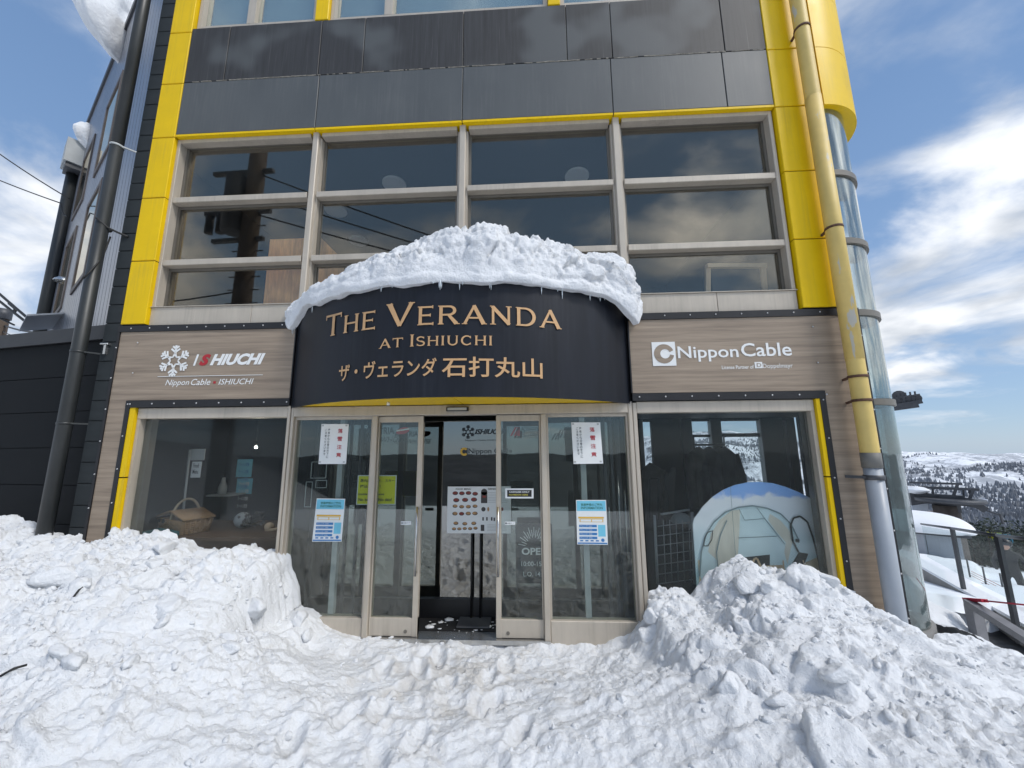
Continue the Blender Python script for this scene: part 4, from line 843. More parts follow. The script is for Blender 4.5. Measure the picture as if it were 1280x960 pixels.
# snow lying on the canopy
def snow_cap():
    n, m_ = 330, 130; vs = []; fs = []
    us = np.linspace(-1.035, 1.035, n)
    pk = np.interp(us, [-1.035, -1.0, -.9, -.7, -.45, -.2, .0, .12, .24, .42, .62, .78, .9, .97, 1.035], [.04, .10, .18, .30, .43, .56, .66, .70, .69, .63, .60, .54, .46, .34, .14])
    U, V = np.meshgrid(us, np.linspace(0, 1, m_), indexing='ij'); PK = pk[:, None] * np.ones_like(V)
    S = U * AM * CRAD
    big = fbm(S * 2.2, V * 2.2 + 5, 4, 201); mid, ed = chunks(S * 6.5 + .3 * big, V * 5.0, 203); sm, _ = chunks(S * 17, V * 13, 207); fine = fbm(S * 26, V * 22, 3, 209)
    # profile: under-lip (0..0.1), icy vertical rim (0.1..0.25), rounded face rising to the crest, then back to the wall
    rim = np.interp(us, [-1.04, -.95, -.6, 0, .5, .8, .9, 1.04], [.10, .12, .10, .10, .10, .12, .2, .26])[:, None]
    over = np.interp(us, [-1.04, -.9, 0, .7, .85, .95, 1.04], [.10, .07, .05, .07, .13, .16, .14])[:, None]
    drop = np.interp(us, [-1.04, -1.0, -.93, -.85, .78, .86, .93, .99, 1.04], [.14, .18, .08, .0, .0, .06, .16, .22, .10])[:, None]
    rim = rim + .05 * fbm(S * 1.9, S * 0 + .5, 3, 231); over = over + .045 * fbm(S * 2.6, S * 0 + 3.5, 3, 233); drop = drop + .07 * np.clip(fbm(S * 2.3, S * 0 + 7.5, 3, 235), 0, 1)
    v = V; OFF = np.where(v < .08, over - .06 * (1 - v / .08), over); Z = np.where(v < .08, 0., 0.)
    k1 = np.clip((v - .08) / .14, 0, 1); k2 = np.clip((v - .22) / .50, 0, 1); k3 = np.clip((v - .72) / .28, 0, 1)
    Z = rim * k1 + (PK - rim).clip(.02) * np.sin(k2 * PI / 2) ** .9 + 0 * k3
    depth = (CRAD - (CCY - 0) / np.clip(np.cos(U * AM * .99), .3, 1)).clip(.02)      # canopy depth to the wall at this angle
    OFF = OFF + .015 * np.sin(k1 * PI) - (depth * .62 + over) * (1 - np.cos(k2 * PI / 2)) ** 1.0 - depth * .36 * k3
    Z = Z - drop * (1 - k2) ** 1.5
    amp = np.clip(k1 * .25 + k2 * 3, 0, 1)
    hard = np.clip((U + .75) / .5, .35, 1)
    A = U * AM
    X = CCX + (CRAD + OFF) * np.sin(A); Y = CCY - (CRAD + OFF) * np.cos(A); Zz = ZT - .012 + Z
    P = np.stack([X, Y, Zz], -1); ds = np.linalg.norm(np.diff(P, axis=1), axis=2); T = np.concatenate([np.zeros((n, 1)), np.cumsum(ds, 1)], 1)
    nr = np.cross(np.gradient(P, axis=0), np.gradient(P, axis=1)); nr /= np.linalg.norm(nr, axis=2, keepdims=True) + 1e-9
    wv = .12 * fbm(S * 4, T * 4, 3, 199)
    b_ = fbm(S * 1.6, T * 1.6, 4, 201); mid, ed = chunks(S * 5.5 + wv * 5, T * 5.5 + wv * 5, 203); sm, es = chunks(S * 14 + wv * 9, T * 14, 207); tn, _ = chunks(S * 33, T * 33, 208); fine = fbm(S * 30, T * 30, 4, 209, .6)
    amp = np.clip(k1 * (.12 + .5 * sstep(.45, .8, U) + .25 * sstep(-.8, -1, U)) + k2 * 3, 0, 1); hard = .45 + .55 * sstep(-.7, -.1, U)
    disp = (b_ * .10 + mid * .055 - np.exp(-ed * 9) * .008 + sm * .024 - np.exp(-es * 9) * .005 + tn * .009 + fine * .011) * amp * hard + fbm(S * 5, T * 8, 3, 213) * .016 + fbm(S * 22, T * 22, 3, 215) * .008 * k1
    P = P + nr * disp[..., None] * np.sign(nr[n // 2, m_ // 2, 2])
    X, Y, Zz = P[..., 0], np.minimum(P[..., 1], -.012), P[..., 2]
    spike = np.clip(fbm(S * 4.5, T * 3.0, 3, 221) - .12, 0, 1) * .16 * np.exp(-((U - .18) / .42) ** 2) * k2
    Zz = Zz + spike
    co = np.stack([X, Y, Zz], -1).reshape(-1, 3); i = np.arange(n * m_).reshape(n, m_)
    q = np.stack([i[:-1, :-1], i[1:, :-1], i[1:, 1:], i[:-1, 1:]], -1).reshape(-1, 4)
    mb = MB(); mb.add(co.tolist(), q.tolist(), True)
    b0 = [int(k) for k in i[:, 0]]
    return mb
sc_o = solo(snow_cap(), 'snow_cap', 'snow', 'thick crusty snow cap drooping over the top of the curved navy sign', 'snow')
ic = MB(); ri = random.Random(5)
for k in range(44):
    s_ = ri.uniform(-.8, .82) * AM * CRAD; L = ri.choice([.012, .016, .02, .025, .04, .07]) * ri.uniform(.6, 1.3); p = Vector(con(s_, ZT - .012, ri.uniform(.012, .035)))
    ic.tube([p + Vector((0, 0, .03)), p - Vector((0, 0, L * .5)), p - Vector((0, 0, L))], [.007, .005, .001], 6)
for k in range(16):
    s_ = -AM * CRAD * ri.uniform(.985, 1.01); p = Vector(con(s_, ZT - .14, ri.uniform(.02, .06))); L = ri.uniform(.03, .12); ic.tube([p + Vector((0, 0, .03)), p - Vector((0, 0, L))], [.006, .001], 6)
solo(ic, 'icicles', 'ice', 'row of small clear icicles under the rim of the snow cap', 'icicles')['kind'] = 'stuff'

# ------------------------------------------------------------------ logo signs on the wooden boards
YS = YW - .004
def fx(px, py, Y=YS): q = FY(px, py, Y); return q.x, q.z
def snowflake(mb, cx, cz, r, Y, w=.13, th=.003):
    for k in range(6):
        a = R_(90 + 60 * k); d = Vector((math.cos(a), 0, math.sin(a))); c = Vector((cx, Y - .0002 * k, cz))
        mb.bar(c + d * r * .30, c + d * r, w * r, th, (0, 1, 0))
        for f, l in ((.55, .36), (.78, .26)):
            for s_ in (-1, 1):
                b = a + s_ * R_(52); e_ = Vector((math.cos(b), 0, math.sin(b))); mb.bar(c + d * r * f + Vector((0, -.0015, 0)), c + d * r * f + e_ * r * l + Vector((0, -.0015, 0)), w * r * .85, th, (0, 1, 0))
        a2 = R_(120 + 60 * k); t0, t1 = R_(90 + 60 * k), R_(150 + 60 * k)
        tip = Vector((cx + .50 * r * math.cos(a), Y - .003, cz + .50 * r * math.sin(a)))
        for s_ in (-1, 1):
            b = a + s_ * R_(30); q_ = Vector((cx + .25 * r * math.cos(b), Y - .003, cz + .25 * r * math.sin(b))); mb.bar(q_, tip, w * r * .7, th, (0, 1, 0))
    return mb
x0, zt = fx(243, 443); x1, zb = fx(330.6, 455.5); cxs, czs = fx(218, 451); rad = fx(236.5, 451)[0] - cxs
S1 = thing('logo_sign', 'white snowflake logo with white and red lettering on the left wooden board', 'sign', (cxs, YS, czs))
snowflake(MB(), cxs, czs, rad * 1.03, YS).build('snowflake', 'white', S1)
W = x1 - x0; wi = W * .062; ws = W * .145
lay(MB(), 'I', x0, x0 + wi * 1.1, zb, zt, flat(YS), .35, .05).build('lettering', 'white', S1); lay(MB(), 'HIUCHI', x0 + W * .235, x1, zb, zt, flat(YS), .35, .05).build('lettering', 'white', S1)
lay(MB(), 'S', x0 + W * .082, x0 + W * .238, zb, zt, flat(YS), .35, .06).build('lettering', 'red', S1)
a_, zl_ = fx(197, 470.8); b_, _ = fx(328, 470.8); MB().box(a_, b_, YS - .001, YS + .003, zl_ - .0025, zl_ + .0025).build('rule', 'white', S1)
xa1, z1_ = fx(206.3, 482.3); xb1, z2_ = fx(263.5, 474); xc1, _ = fx(273, 480); xd1, _ = fx(316.5, 480)
lay(MB(), 'Nippon', xa1, xa1 + (xb1 - xa1) * .53, z1_ - .014, z2_ + .002, flat(YS), .25, .005).build('lettering', 'white', S1); lay(MB(), 'Cable', xa1 + (xb1 - xa1) * .57, xb1, z1_ + .002, z2_ + .006, flat(YS), .25, .005).build('lettering', 'white', S1); mb = lay(MB(), 'ISHIUCHI', xc1, xd1, z1_ + .003, z2_ + .002, flat(YS), .25, .005); mb.build('lettering', 'white', S1)
q = fx(268, 478); MB().box(q[0] - .012, q[0] + .012, YS - .001, YS + .003, q[1] - .012, q[1] + .012).build('red_square', 'red', S1)

x0, zt = fx(814.3, 427.8); x1, zb = fx(845.7, 457); 
S2 = thing('logo_sign', 'white square ring logo with wide white lettering on the right wooden board', 'sign', (x0, YS, zb))
cxx, czz = (x0 + x1) / 2, (zt + zb) / 2; hw = (x1 - x0) / 2
MB().box(x0, x1, YS - .001, YS + .003, zb, zt).build('square', 'white', S2)
rg = MB(); n = 30
A = arcpts(cxx, czz, hw * .86, hw * .86, 0, 360, 36); B = arcpts(cxx + hw * .10, czz, hw * .42, hw * .42, 0, 360, 36)
for k in range(36):
    if (A[k][0] - cxx) > hw * .55 and abs(A[k][1] - czz) < hw * .22: continue
    rg.poly([(A[k][0], YS - .003, A[k][1]), (A[k + 1][0], YS - .003, A[k + 1][1]), (B[k + 1][0], YS - .003, B[k + 1][1]), (B[k][0], YS - .003, B[k][1])])
rg.build('ring', 'wood', S2)
xa1, zc = fx(847.8, 448.3); xb1, _ = fx(990.5, 445); zt2 = fx(850, 433.5)[1]; w_ = xb1 - xa1
lay(MB(), 'Nippon', xa1, xa1 + w_ * .535, zc - .034, zt2 + .004, flat(YS), 0, .012).build('lettering', 'white', S2); mb = lay(MB(), 'Cable', xa1 + w_ * .56, xb1, zc + .008, zt2 + .024, flat(YS), 0, .012); mb.build('lettering', 'white', S2)
xa1, zc = fx(902.5, 460.8); xb1, zt2 = fx(942, 457); lay(MB(), 'License Partner of', xa1, xb1, zc - .006, zt2 + .006, flat(YS), 0, .01).build('lettering', 'white', S2)
xa1, zc = fx(944, 460.3); xb1, zt2 = fx(952.6, 452.3); mb = MB(); mb.box(xa1, xb1, YS, YS + .003, zc, zt2); mb.build('small_square', 'white', S2)
lay(MB(), 'D', xa1 + .018, xb1 - .012, zc + .012, zt2 - .012, flat(YS - .002), 0, .01).build('small_letter', 'wood', S2)
xa1, zc = fx(953.9, 460.3); xb1, zt2 = fx(990.5, 454.6); lay(MB(), 'Doppelmayr', xa1, xb1, zc - .012, zt2 + .004, flat(YS), 0, .0).build('lettering', 'white', S2)

# ------------------------------------------------------------------ notices stuck behind the entrance glass
YN = .038
def sheet(name, pc, m, label, cat, Y=YN, group=None):
    P = [FY(px, py, Y) for px, py in pc]; c = sum(P, Vector()) / 4
    t = thing(name, label, cat, (c.x, Y, min(p.z for p in P)), group)
    MB().prism([(p.x, Y, p.z) for p in P], (0, .0015, 0)).build('paper', m, t)
    def uv(u, v, d=.0012):
        top_ = P[0].lerp(P[1], u); bot = P[3].lerp(P[2], u); q_ = top_.lerp(bot, v); return (q_.x, Y - d, q_.z)
    def put(body, u0, u1, v0, v1, mb, bold=.01, d=.0012): return lay(mb, body, u0, u1, 0, 1, lambda x, z: uv(x, v1 + (v0 - v1) * z, d), 0, bold)
    def quad(mb, u0, u1, v0, v1, d=.0008): return mb.poly([uv(u0, v1, d), uv(u1, v1, d), uv(u1, v0, d), uv(u0, v0, d)])
    return t, uv, put, quad
for pc, lab in (([(402, 530), (436, 530), (432.5, 580), (398, 580)], 'white falling snow notice taped left of the doors above the blue poster'), ([(714, 528), (750, 528), (754, 579.5), (717, 580)], 'white falling snow notice taped right of the doors above the blue poster')):
    t, uv, put, quad = sheet('notice', pc, 'paper', lab, 'notice', group='white falling snow notices')
    mb = MB()
    for k, ch in enumerate('落雪注意'): put(ch, .62, .80, .12 + k * .20, .235 + k * .20, mb, .02)
    mb.build('red_lettering', 'red', t)
    mb = MB()
    for c_, body in ((.26, '屋根からの雪の落下に'), (.15, 'ご注意くださいませ')):
        for k, ch in enumerate(body): put(ch, c_, c_ + .075, .12 + k * .075, .18 + k * .075, mb, .01)
    mb.build('small_lettering', 'ink', t)
    mb = MB()
    for u, v in ((.06, .04), (.92, .04), (.05, .95), (.92, .95)): quad(mb, u - .035, u + .035, v - .02, v + .02, .002)
    mb.build('tape', 'light_frame', t)
for pc, lab in (([(396, 623), (431.5, 623.5), (427, 677), (390, 677)], 'blue information poster taped on the fixed pane left of the doors'), ([(720, 625), (757.5, 625), (760, 681), (721.5, 680.5)], 'blue information poster taped on the fixed pane right of the doors')):
    t, uv, put, quad = sheet('poster', pc, 'paper', lab, 'poster', group='blue information posters')
    mb = MB(); quad(mb, .02, .98, .02, .25); quad(mb, .70, .94, .56, .82); mb.build('cyan_area', 'cyan', t)
    mb = MB(); put('営業時間のご案内', .16, .86, .075, .135, mb, .02, .002); put('INFORMATION', .16, .88, .15, .21, mb, .02, .002); mb.build('title', 'ink_green', t)
    mb = MB(); quad(mb, .06, .90, .38, .42, .001); quad(mb, .10, .88, .43, .50, .001); mb.build('amber_band', 'amber', t)
    mb = MB(); quad(mb, .13, .48, .44, .49, .0016); quad(mb, .51, .85, .44, .49, .0016); mb.build('white_box', 'paper', t)
    mb = MB()
    for k in range(4): quad(mb, .08, .66, .56 + k * .088, .615 + k * .088, .001)
    mb.disc(uv(.84, .90, .001), .016, .016, 14); mb.build('blue_band', 'blue', t)
    mb = MB()
    for k in range(4): put('ゲレンデ  9:00', .11, .5, .572 + k * .088, .603 + k * .088, mb, .0, .0018)
    mb.build('band_lettering', 'paper', t)
    mb = MB()
    for k in range(4): quad(mb, .10 + k * .17, .20 + k * .17, .90, .93, .001)
    quad(mb, .02, .98, .955, .985, .001); mb.build('footer', 'blue', t)
t, uv, put, quad = sheet('notice', [(447.5, 594), (496, 594), (494.5, 631), (445, 631)], 'paper_y', 'yellow notice with black lettering behind the left sliding door post', 'notice', .10)
mb = MB(); put('店内にボード、スキー', .07, .96, .13, .24, mb, .02); put('持込み禁止！', .07, .60, .32, .43, mb, .02); put('Inside the house', .05, .70, .60, .68, mb, .02); put('No boards! No skis!', .05, .90, .77, .88, mb, .02); mb.build('lettering', 'ink', t)
mb = MB()
for a in ((0, 1, 0, .03), (0, 1, .97, 1), (0, .025, .03, .97), (.975, 1, .03, .97)): quad(mb, *a, .001)
mb.build('white_border', 'paper', t)
# white border label, door stickers and vinyl lettering
t, uv, put, quad = sheet('label', [(631.5, 610.5), (667, 610.5), (667, 623), (631.5, 623)], 'paper', 'black label with a white border on the right sliding door', 'label')
mb = MB(); quad(mb, .07, .93, .16, .84); mb.build('black_field', 'black', t)
mb = MB(); put('CASHLESS ONLY', .14, .86, .26, .44, mb, .02, .002); mb.build('lettering', 'paper', t); mb = MB(); put('PAYMENTS HERE', .14, .80, .57, .72, mb, .01, .002); mb.build('yellow_lettering', 'label_yellow', t)
for pc, lab in (([(501, 651.5), (514, 651.5), (514, 656), (501, 656)], 'small white sticker beside the handle of the left sliding door'), ([(631, 652), (644, 652), (644, 656), (631, 656)], 'small white sticker beside the handle of the right sliding door')):
    t, uv, put, quad = sheet('sticker', pc, 'paper', lab, 'sticker'); mb = MB(); put('自動ドア', .25, .9, .3, .7, mb, .0); mb.disc(uv(.12, .5, .001), .008, .008, 10); mb.build('lettering', 'ink', t)
def decal(loc, name, label): return thing(name, label, 'decal', loc)
q0 = FY(457, 543, .055); q1 = FY(493, 534, .055); t = decal(q0, 'window_lettering', 'dark vinyl lettering with a red and white disc above the yellow notice')
mb = lay(MB(), 'AUSTRIA', q0.x, q1.x, q0.z, q1.z, flat(.056), 0, .02); a_, b_ = FY(457, 553.5, .056), FY(513, 546, .056); lay(mb, 'SNOWHOUSE', a_.x, b_.x, a_.z, b_.z, flat(.056), .3, .0); mb.build('lettering', 'ink', t)
q = FY(503.5, 538.5, .056); mb = MB(); mb.poly([(q.x + .07 * math.cos(a), .056, q.z + .034 * math.sin(a) + .012 * math.cos(a)) for a in [2 * PI * k / 20 for k in range(20)]]); mb.build('red_disc', 'red', t)
mb = MB(); mb.poly([(q.x - .068, .054, q.z - .008), (q.x + .068, .054, q.z + .012), (q.x + .066, .054, q.z + .026), (q.x - .066, .054, q.z + .006)]); mb.build('white_stripe', 'paper', t)
q0, q1 = FY(652, 545, .056), FY(676, 533.5, .056); t = decal(q0, 'window_lettering', 'red slanted chevron logo with dark lettering on the right sliding door')
mb = lay(MB(), 'ADVANTAGE', q0.x, q1.x + .03, (q0.z + q1.z) / 2 + .006, q1.z, flat(.056), 0, .01); lay(mb, 'AUSTRIA', q0.x, q1.x - .03, q0.z, (q0.z + q1.z) / 2 - .006, flat(.056), 0, .01); mb.build('lettering', 'ink', t)
mb = MB(); q = FY(637.5, 545, .056); h = q1.z - q0.z
for k, w_ in ((0, .02), (.035, .02), (.07, .03)): mb.poly([(q.x + k, .056, q.z), (q.x + k + w_, .056, q.z), (q.x + k + w_ + .05 * (k < .06), .056, q.z + h), (q.x + k + .05 * (k < .06), .056, q.z + h)])
mb.build('chevron', 'red', t)
q = FY(700, 544, .056); t = decal(q, 'window_decal', 'faint grey slanted stroke logo on the fixed pane beside the right door'); mb = MB()
for k in (0, .04, .075): mb.bar((q.x - .04 + k, .056, q.z - .03), (q.x + .01 + k * .6, .056, q.z + .05), .012, .002, (0, 1, 0))
mb.build('stroke', 'steel_dark', t)
Yd = YV + .015
q = FY(585, 540, Yd); t = decal(q, 'window_lettering', 'snowflake logo and black lettering on the inner glass door'); snowflake(MB(), q.x, q.z, .075, Yd, .16).build('snowflake', 'ink', t)
a_, b_ = FY(593, 543, Yd), FY(632, 536, Yd); lay(MB(), 'ISHIUCHI', a_.x, b_.x, a_.z, b_.z, flat(Yd), .35, .04).build('lettering', 'ink', t)
a_, b_ = FY(581, 552, Yd), FY(628, 549, Yd); lay(MB(), 'Nippon Cable ISHIUCHI', a_.x, b_.x, a_.z, b_.z, flat(Yd), .2, 0).build('small_lettering', 'ink', t)
a_, b_ = FY(576, 569, Yd), FY(584.5, 560, Yd); t = decal(a_, 'window_lettering', 'amber and black square logo with lettering on the inner glass door')
MB().box(a_.x, b_.x, Yd, Yd + .002, a_.z, b_.z).build('square', 'ink', t); mb = MB(); cxx, czz = (a_.x + b_.x) / 2, (a_.z + b_.z) / 2
A = arcpts(cxx, czz, .045, .045, 40, 320, 16); B = arcpts(cxx, czz, .022, .022, 40, 320, 16)
for k in range(16): mb.poly([(A[k][0], Yd - .002, A[k][1]), (A[k + 1][0], Yd - .002, A[k + 1][1]), (B[k + 1][0], Yd - .002, B[k + 1][1]), (B[k][0], Yd - .002, B[k][1])])
mb.build('ring', 'amber', t)
a_, b_ = FY(585.5, 569, Yd), FY(640, 560, Yd); lay(MB(), 'Nippon Cable', a_.x, b_.x, a_.z, b_.z, flat(Yd), 0, .01).build('lettering', 'ink', t)
q = FY(394, 600, .056); t = decal(q, 'window_decal', 'thin white outlined rectangles on the far left fixed pane')
for pc in ((388, 577, 409, 598), (380, 602, 391, 634), (394, 600, 409, 610)):
    a_, b_ = FY(pc[0], pc[3], .056), FY(pc[2], pc[1], .056); mb = MB()
    for bx in ((a_.x, b_.x, a_.z, a_.z + .006), (a_.x, b_.x, b_.z - .006, b_.z), (a_.x, a_.x + .006, a_.z, b_.z), (b_.x - .006, b_.x, a_.z, b_.z)): mb.box(bx[0], bx[1], .055, .057, bx[2], bx[3])
    mb.build('outline', 'light_frame', t)

# menu board and chalkboard in the vestibule
Ym = .40; a_, b_ = FY(558.5, 666.5, Ym), FY(638.5, 608, Ym)
t = thing('menu_stand', 'menu board with rows of food photos on a thin black stand behind the open door', 'menu board', ((a_.x + b_.x) / 2, Ym, 0))
MB().box(a_.x, b_.x, Ym, Ym + .02, a_.z, b_.z).build('board', 'paper', t)
W, H = b_.x - a_.x, b_.z - a_.z
def mq(u, v, d=.001): return (a_.x + u * W, Ym - d, b_.z - v * H)
dd, fr_, ft = MB(), MB(), MB(); rm = random.Random(4)
for row, (v, nn, rr) in enumerate(((.15, 4, .048), (.29, 3, .052), (.43, 4, .042), (.58, 4, .045), (.79, 3, .042), (.90, 5, .036))):
    for k in range(nn):
        u = .07 + (k + .5) * .42 / nn; c = mq(u, v + rm.uniform(-.01, .01)); dd.disc(c, rr * W * .95, rr * W * .62, 12)
        (fr_ if row < 2 or (row == 3 and k == 1) else ft).disc((c[0] + rm.uniform(-.004, .004), c[1] - .0008, c[2] + .003), rr * W * .78, rr * W * .46, 9)
dd.disc(mq(.57, .49), .034 * W, .034 * W, 14)
for u, v in ((.565, .69), (.625, .69), (.70, .69), (.74, .70)): dd.box(mq(u, v)[0] - .008, mq(u, v)[0] + .008, Ym - .0012, Ym, mq(u, v)[2] - .02, mq(u, v)[2] + .015)
dd.box(mq(.53, 0)[0], mq(.63, 0)[0], Ym - .0012, Ym, mq(0, .36)[2], mq(0, .12)[2]); dd.disc(mq(.58, .12, .0012), .05 * W, .05 * W, 16); dd.box(mq(.53, 0)[0], mq(.585, 0)[0], Ym - .0012, Ym, mq(0, .95)[2], mq(0, .82)[2])
dd.build('dish_photo', 'dish', t, 'stuff'); fr_.disc(mq(.865, .49), .018 * W, .03 * W, 9); fr_.disc(mq(.58, .22, .002), .036 * W, .02 * W, 9); fr_.build('meat_photo', 'food_red', t, 'stuff')
ft.disc(mq(.645, .49), .016 * W, .035 * W, 9); ft.build('bread_photo', 'food_tan', t, 'stuff')
mb = MB(); lay(mb, 'FOOD MENU', mq(.13, 0)[0], mq(.37, 0)[0], mq(0, .075)[2], mq(0, .035)[2], flat(Ym - .001), 0, .02); lay(mb, 'DRINKS', mq(.64, 0)[0], mq(.77, 0)[0], mq(0, .075)[2], mq(0, .035)[2], flat(Ym - .001), 0, .02)
for k in range(7): mb.box(mq(.64, 0)[0], mq(.95, 0)[0], Ym - .0012, Ym, mq(0, .13 + k * .035)[2] - .0015, mq(0, .13 + k * .035)[2])
for k in range(5): mb.box(mq(.63, 0)[0], mq(.93, 0)[0], Ym - .0012, Ym, mq(0, .82 + k * .03)[2] - .0015, mq(0, .82 + k * .03)[2])
mb.build('menu_lettering', 'dish', t)
for px in (589.5, 600.5): q = FY(px, 690, Ym); MB().tube([(q.x, Ym + .012, .02), (q.x, Ym + .012, a_.z + .1)], .011, 8).build('leg', 'black', t)
q = FY(595, 700, Ym); MB().bev(q.x - .16, q.x + .16, Ym - .2, Ym + .03, .009, .026, .006).build('base', 'steel_dark', t)
Yo = .27; a_, b_ = FY(645, 729, Yo), FY(690, 655, Yo)
t = thing('chalkboard_sign', 'black A-board with white OPEN lettering and sunburst behind the right door', 'sign', ((a_.x + b_.x) / 2, Yo, 0))
mb = MB(); mb.box(a_.x, b_.x, Yo, Yo + .03, a_.z, a_.z + .03).box(a_.x, b_.x, Yo, Yo + .03, b_.z - .03, b_.z).box(a_.x, a_.x + .022, Yo, Yo + .03, .01, b_.z - .03).box(b_.x - .022, b_.x, Yo, Yo + .03, .01, b_.z - .03).box(a_.x + .02, b_.x - .02, Yo, Yo + .02, .20, .24); mb.build('frame', 'black', t)
MB().box(a_.x + .022, b_.x - .022, Yo + .008, Yo + .02, a_.z + .03, b_.z - .03).build('board', 'board_black', t)
mb = MB(); W, H = b_.x - a_.x, b_.z - a_.z; cX, cZ = (a_.x + b_.x) / 2, b_.z - .40 * H
for k in range(17):
    a = R_(8 + 164 * k / 16); r0_, r1_ = (.17, .30) if k % 2 else (.20, .36); mb.bar((cX + r0_ * W * math.cos(a) * 1.2, Yo + .006, cZ + r0_ * W * math.sin(a) * 1.5), (cX + r1_ * W * math.cos(a) * 1.2, Yo + .006, cZ + r1_ * W * math.sin(a) * 1.5), .006, .002, (0, 1, 0))
lay(mb, 'OPEN', a_.x + .16 * W, b_.x - .12 * W, b_.z - .53 * H, b_.z - .41 * H, flat(Yo + .006), 0, .03); lay(mb, '10:00-15:00', a_.x + .15 * W, b_.x - .10 * W, b_.z - .72 * H, b_.z - .64 * H, flat(Yo + .006), 0, .005); lay(mb, 'L.O. 14:00', a_.x + .20 * W, b_.x - .16 * W, b_.z - .89 * H, b_.z - .81 * H, flat(Yo + .006), 0, .005); mb.build('chalk_lettering', 'paper', t)
mb = MB(); rs = random.Random(9)
for k in range(46):
    x, y = rs.uniform(-1.05, -.38), rs.uniform(.12, .40); r_2 = rs.choice([.007, .008, .01, .014, .02, .045]) * rs.uniform(.6, 1.1); vs, fs = CLODS[k % 8]; mb.add([(x + v[0] * r_2 * 1.5, y + v[1] * r_2, .012 + (v[2] + .3) * r_2 * .3) for v in vs], fs, True)
solo(mb, 'trodden_snow', 'snow', 'bits of trodden snow on the black mat inside the open door', 'snow')['kind'] = 'stuff'

# ------------------------------------------------------------------ left display window
t = thing('display_table', 'brown table standing behind the left window under the wicker basket', 'table', (-3.35, .75, 0))
MB().box(-4.34, -2.5, .28, 1.25, .78, .82).build('tabletop', 'tablewood', t); MB().box(-4.30, -2.55, .33, .36, .1, .78).build('front_panel', 'tablewood', t)
for x, y in ((-4.28, 1.2), (-2.58, 1.2), (-4.28, .38), (-2.58, .38)): MB().box(x - .03, x + .03, y - .03, y + .03, 0, .78).build('leg', 'tablewood', t)
bx = thing('picnic_basket', 'brown wicker picnic basket with sloping lid and round cane handle on the table', 'basket', (-3.84, .55, .82))
BXx = FY(231, 655, .56).x; rot_ = lambda x, y, z, a=R_(-24): (BXx + x * math.cos(a) - y * math.sin(a), .56 + x * math.sin(a) + y * math.cos(a), .82 + z)
mb = MB(); L, Wd, Hh = .27, .135, .15
vs = [rot_(*p) for p in ((-L * .88, -Wd * .85, 0), (L * .88, -Wd * .85, 0), (L * .88, Wd * .85, 0), (-L * .88, Wd * .85, 0), (-L, -Wd, Hh), (L, -Wd, Hh), (L, Wd, Hh), (-L, Wd, Hh))]
mb.add(vs, [(0, 3, 2, 1), (0, 1, 5, 4), (1, 2, 6, 5), (2, 3, 7, 6), (3, 0, 4, 7)])
for k in range(7):                          # woven rows
    z_ = .012 + k * .021; e_ = .88 + .12 * z_ / Hh; f_2 = .85 + .15 * z_ / Hh; c_ = .006
    mb.tube([rot_(-L * e_ - c_, -Wd * f_2 - c_, z_), rot_(L * e_ + c_, -Wd * f_2 - c_, z_), rot_(L * e_ + c_, Wd * f_2 + c_, z_), rot_(-L * e_ - c_, Wd * f_2 + c_, z_)], .011, 6, closed=True)
for k in range(13):
    x = -L * .9 + k * L * 1.8 / 12; mb.tube([rot_(x * .9, -Wd * .86 - .012, 0), rot_(x, -Wd - .012, Hh)], .007, 5)
for k in range(6):
    y = -Wd * .9 + k * Wd * 1.8 / 5
    for sg in (-1, 1): mb.tube([rot_(sg * (L * .88 + .012), y * .86, 0), rot_(sg * (L + .012), y, Hh)], .007, 5)
mb.build('body', 'wicker', bx)
for sg, nm in ((-1, 'l'), (1, 'r')):
    mb = MB(); mb.prism([rot_(0, -Wd - .02, Hh + .075), rot_(sg * (L + .03), -Wd - .02, Hh + .005), rot_(sg * (L + .03), Wd + .02, Hh + .005), rot_(0, Wd + .02, Hh + .075)], (0, 0, .016))
    for k in range(9):
        x = sg * (.03 + k * L / 8.5); z_ = Hh + .093 - .07 * abs(x) / L; mb.tube([rot_(x, -Wd - .022, z_), rot_(x, Wd + .022, z_)], .008, 5)
    mb.build('lid', 'wicker', bx)
mb = MB(); mb.tube([rot_(.0, -Wd * 1.02 * math.cos(a), Hh - .03 + .235 * math.sin(a)) for a in [PI * k / 18 for k in range(19)]], .013, 8); mb.build('handle', 'wicker_handle', bx)
mb = MB(); mb.obox(rot_(-.11, -Wd - .025, Hh - .02), Vector((.022, -.01, 0)), (0, .006, 0), (0, 0, .02)).obox(rot_(-.20, -Wd - .025, Hh - .02), Vector((.022, -.01, 0)), (0, .006, 0), (0, 0, .02)); mb.build('clasp', 'trim', bx)
q = FY(240, 620, .5); t = thing('card_stand', 'thin white stand with a blank card and a printed sheet behind the basket', 'card stand', (q.x, .5, .82))
p0, p1 = FY(229.5, 634, .62), FY(237.5, 562, .62); MB().tube([(p0.x, .62, .83), p0, p1], .012, 8).build('pole', 'light_frame', t)
a_, b_ = FY(238, 575.5, .62), FY(257, 561, .62); MB().box(a_.x, b_.x, .615, .622, a_.z, b_.z).build('card', 'light_frame', t)
a_, b_ = FY(238, 597, .63), FY(252.5, 577, .63); mb = MB(); mb.box(a_.x, b_.x, .628, .632, a_.z, b_.z); mb.build('sheet', 'paper', t); mb = MB()
lay(mb, 'Food', a_.x + .02, b_.x - .03, b_.z - .07, b_.z - .02, flat(.6265), 0, .02); lay(mb, 'Menu', a_.x + .02, b_.x - .03, b_.z - .14, b_.z - .09, flat(.6265), 0, .02); mb.build('lettering', 'ink', t)
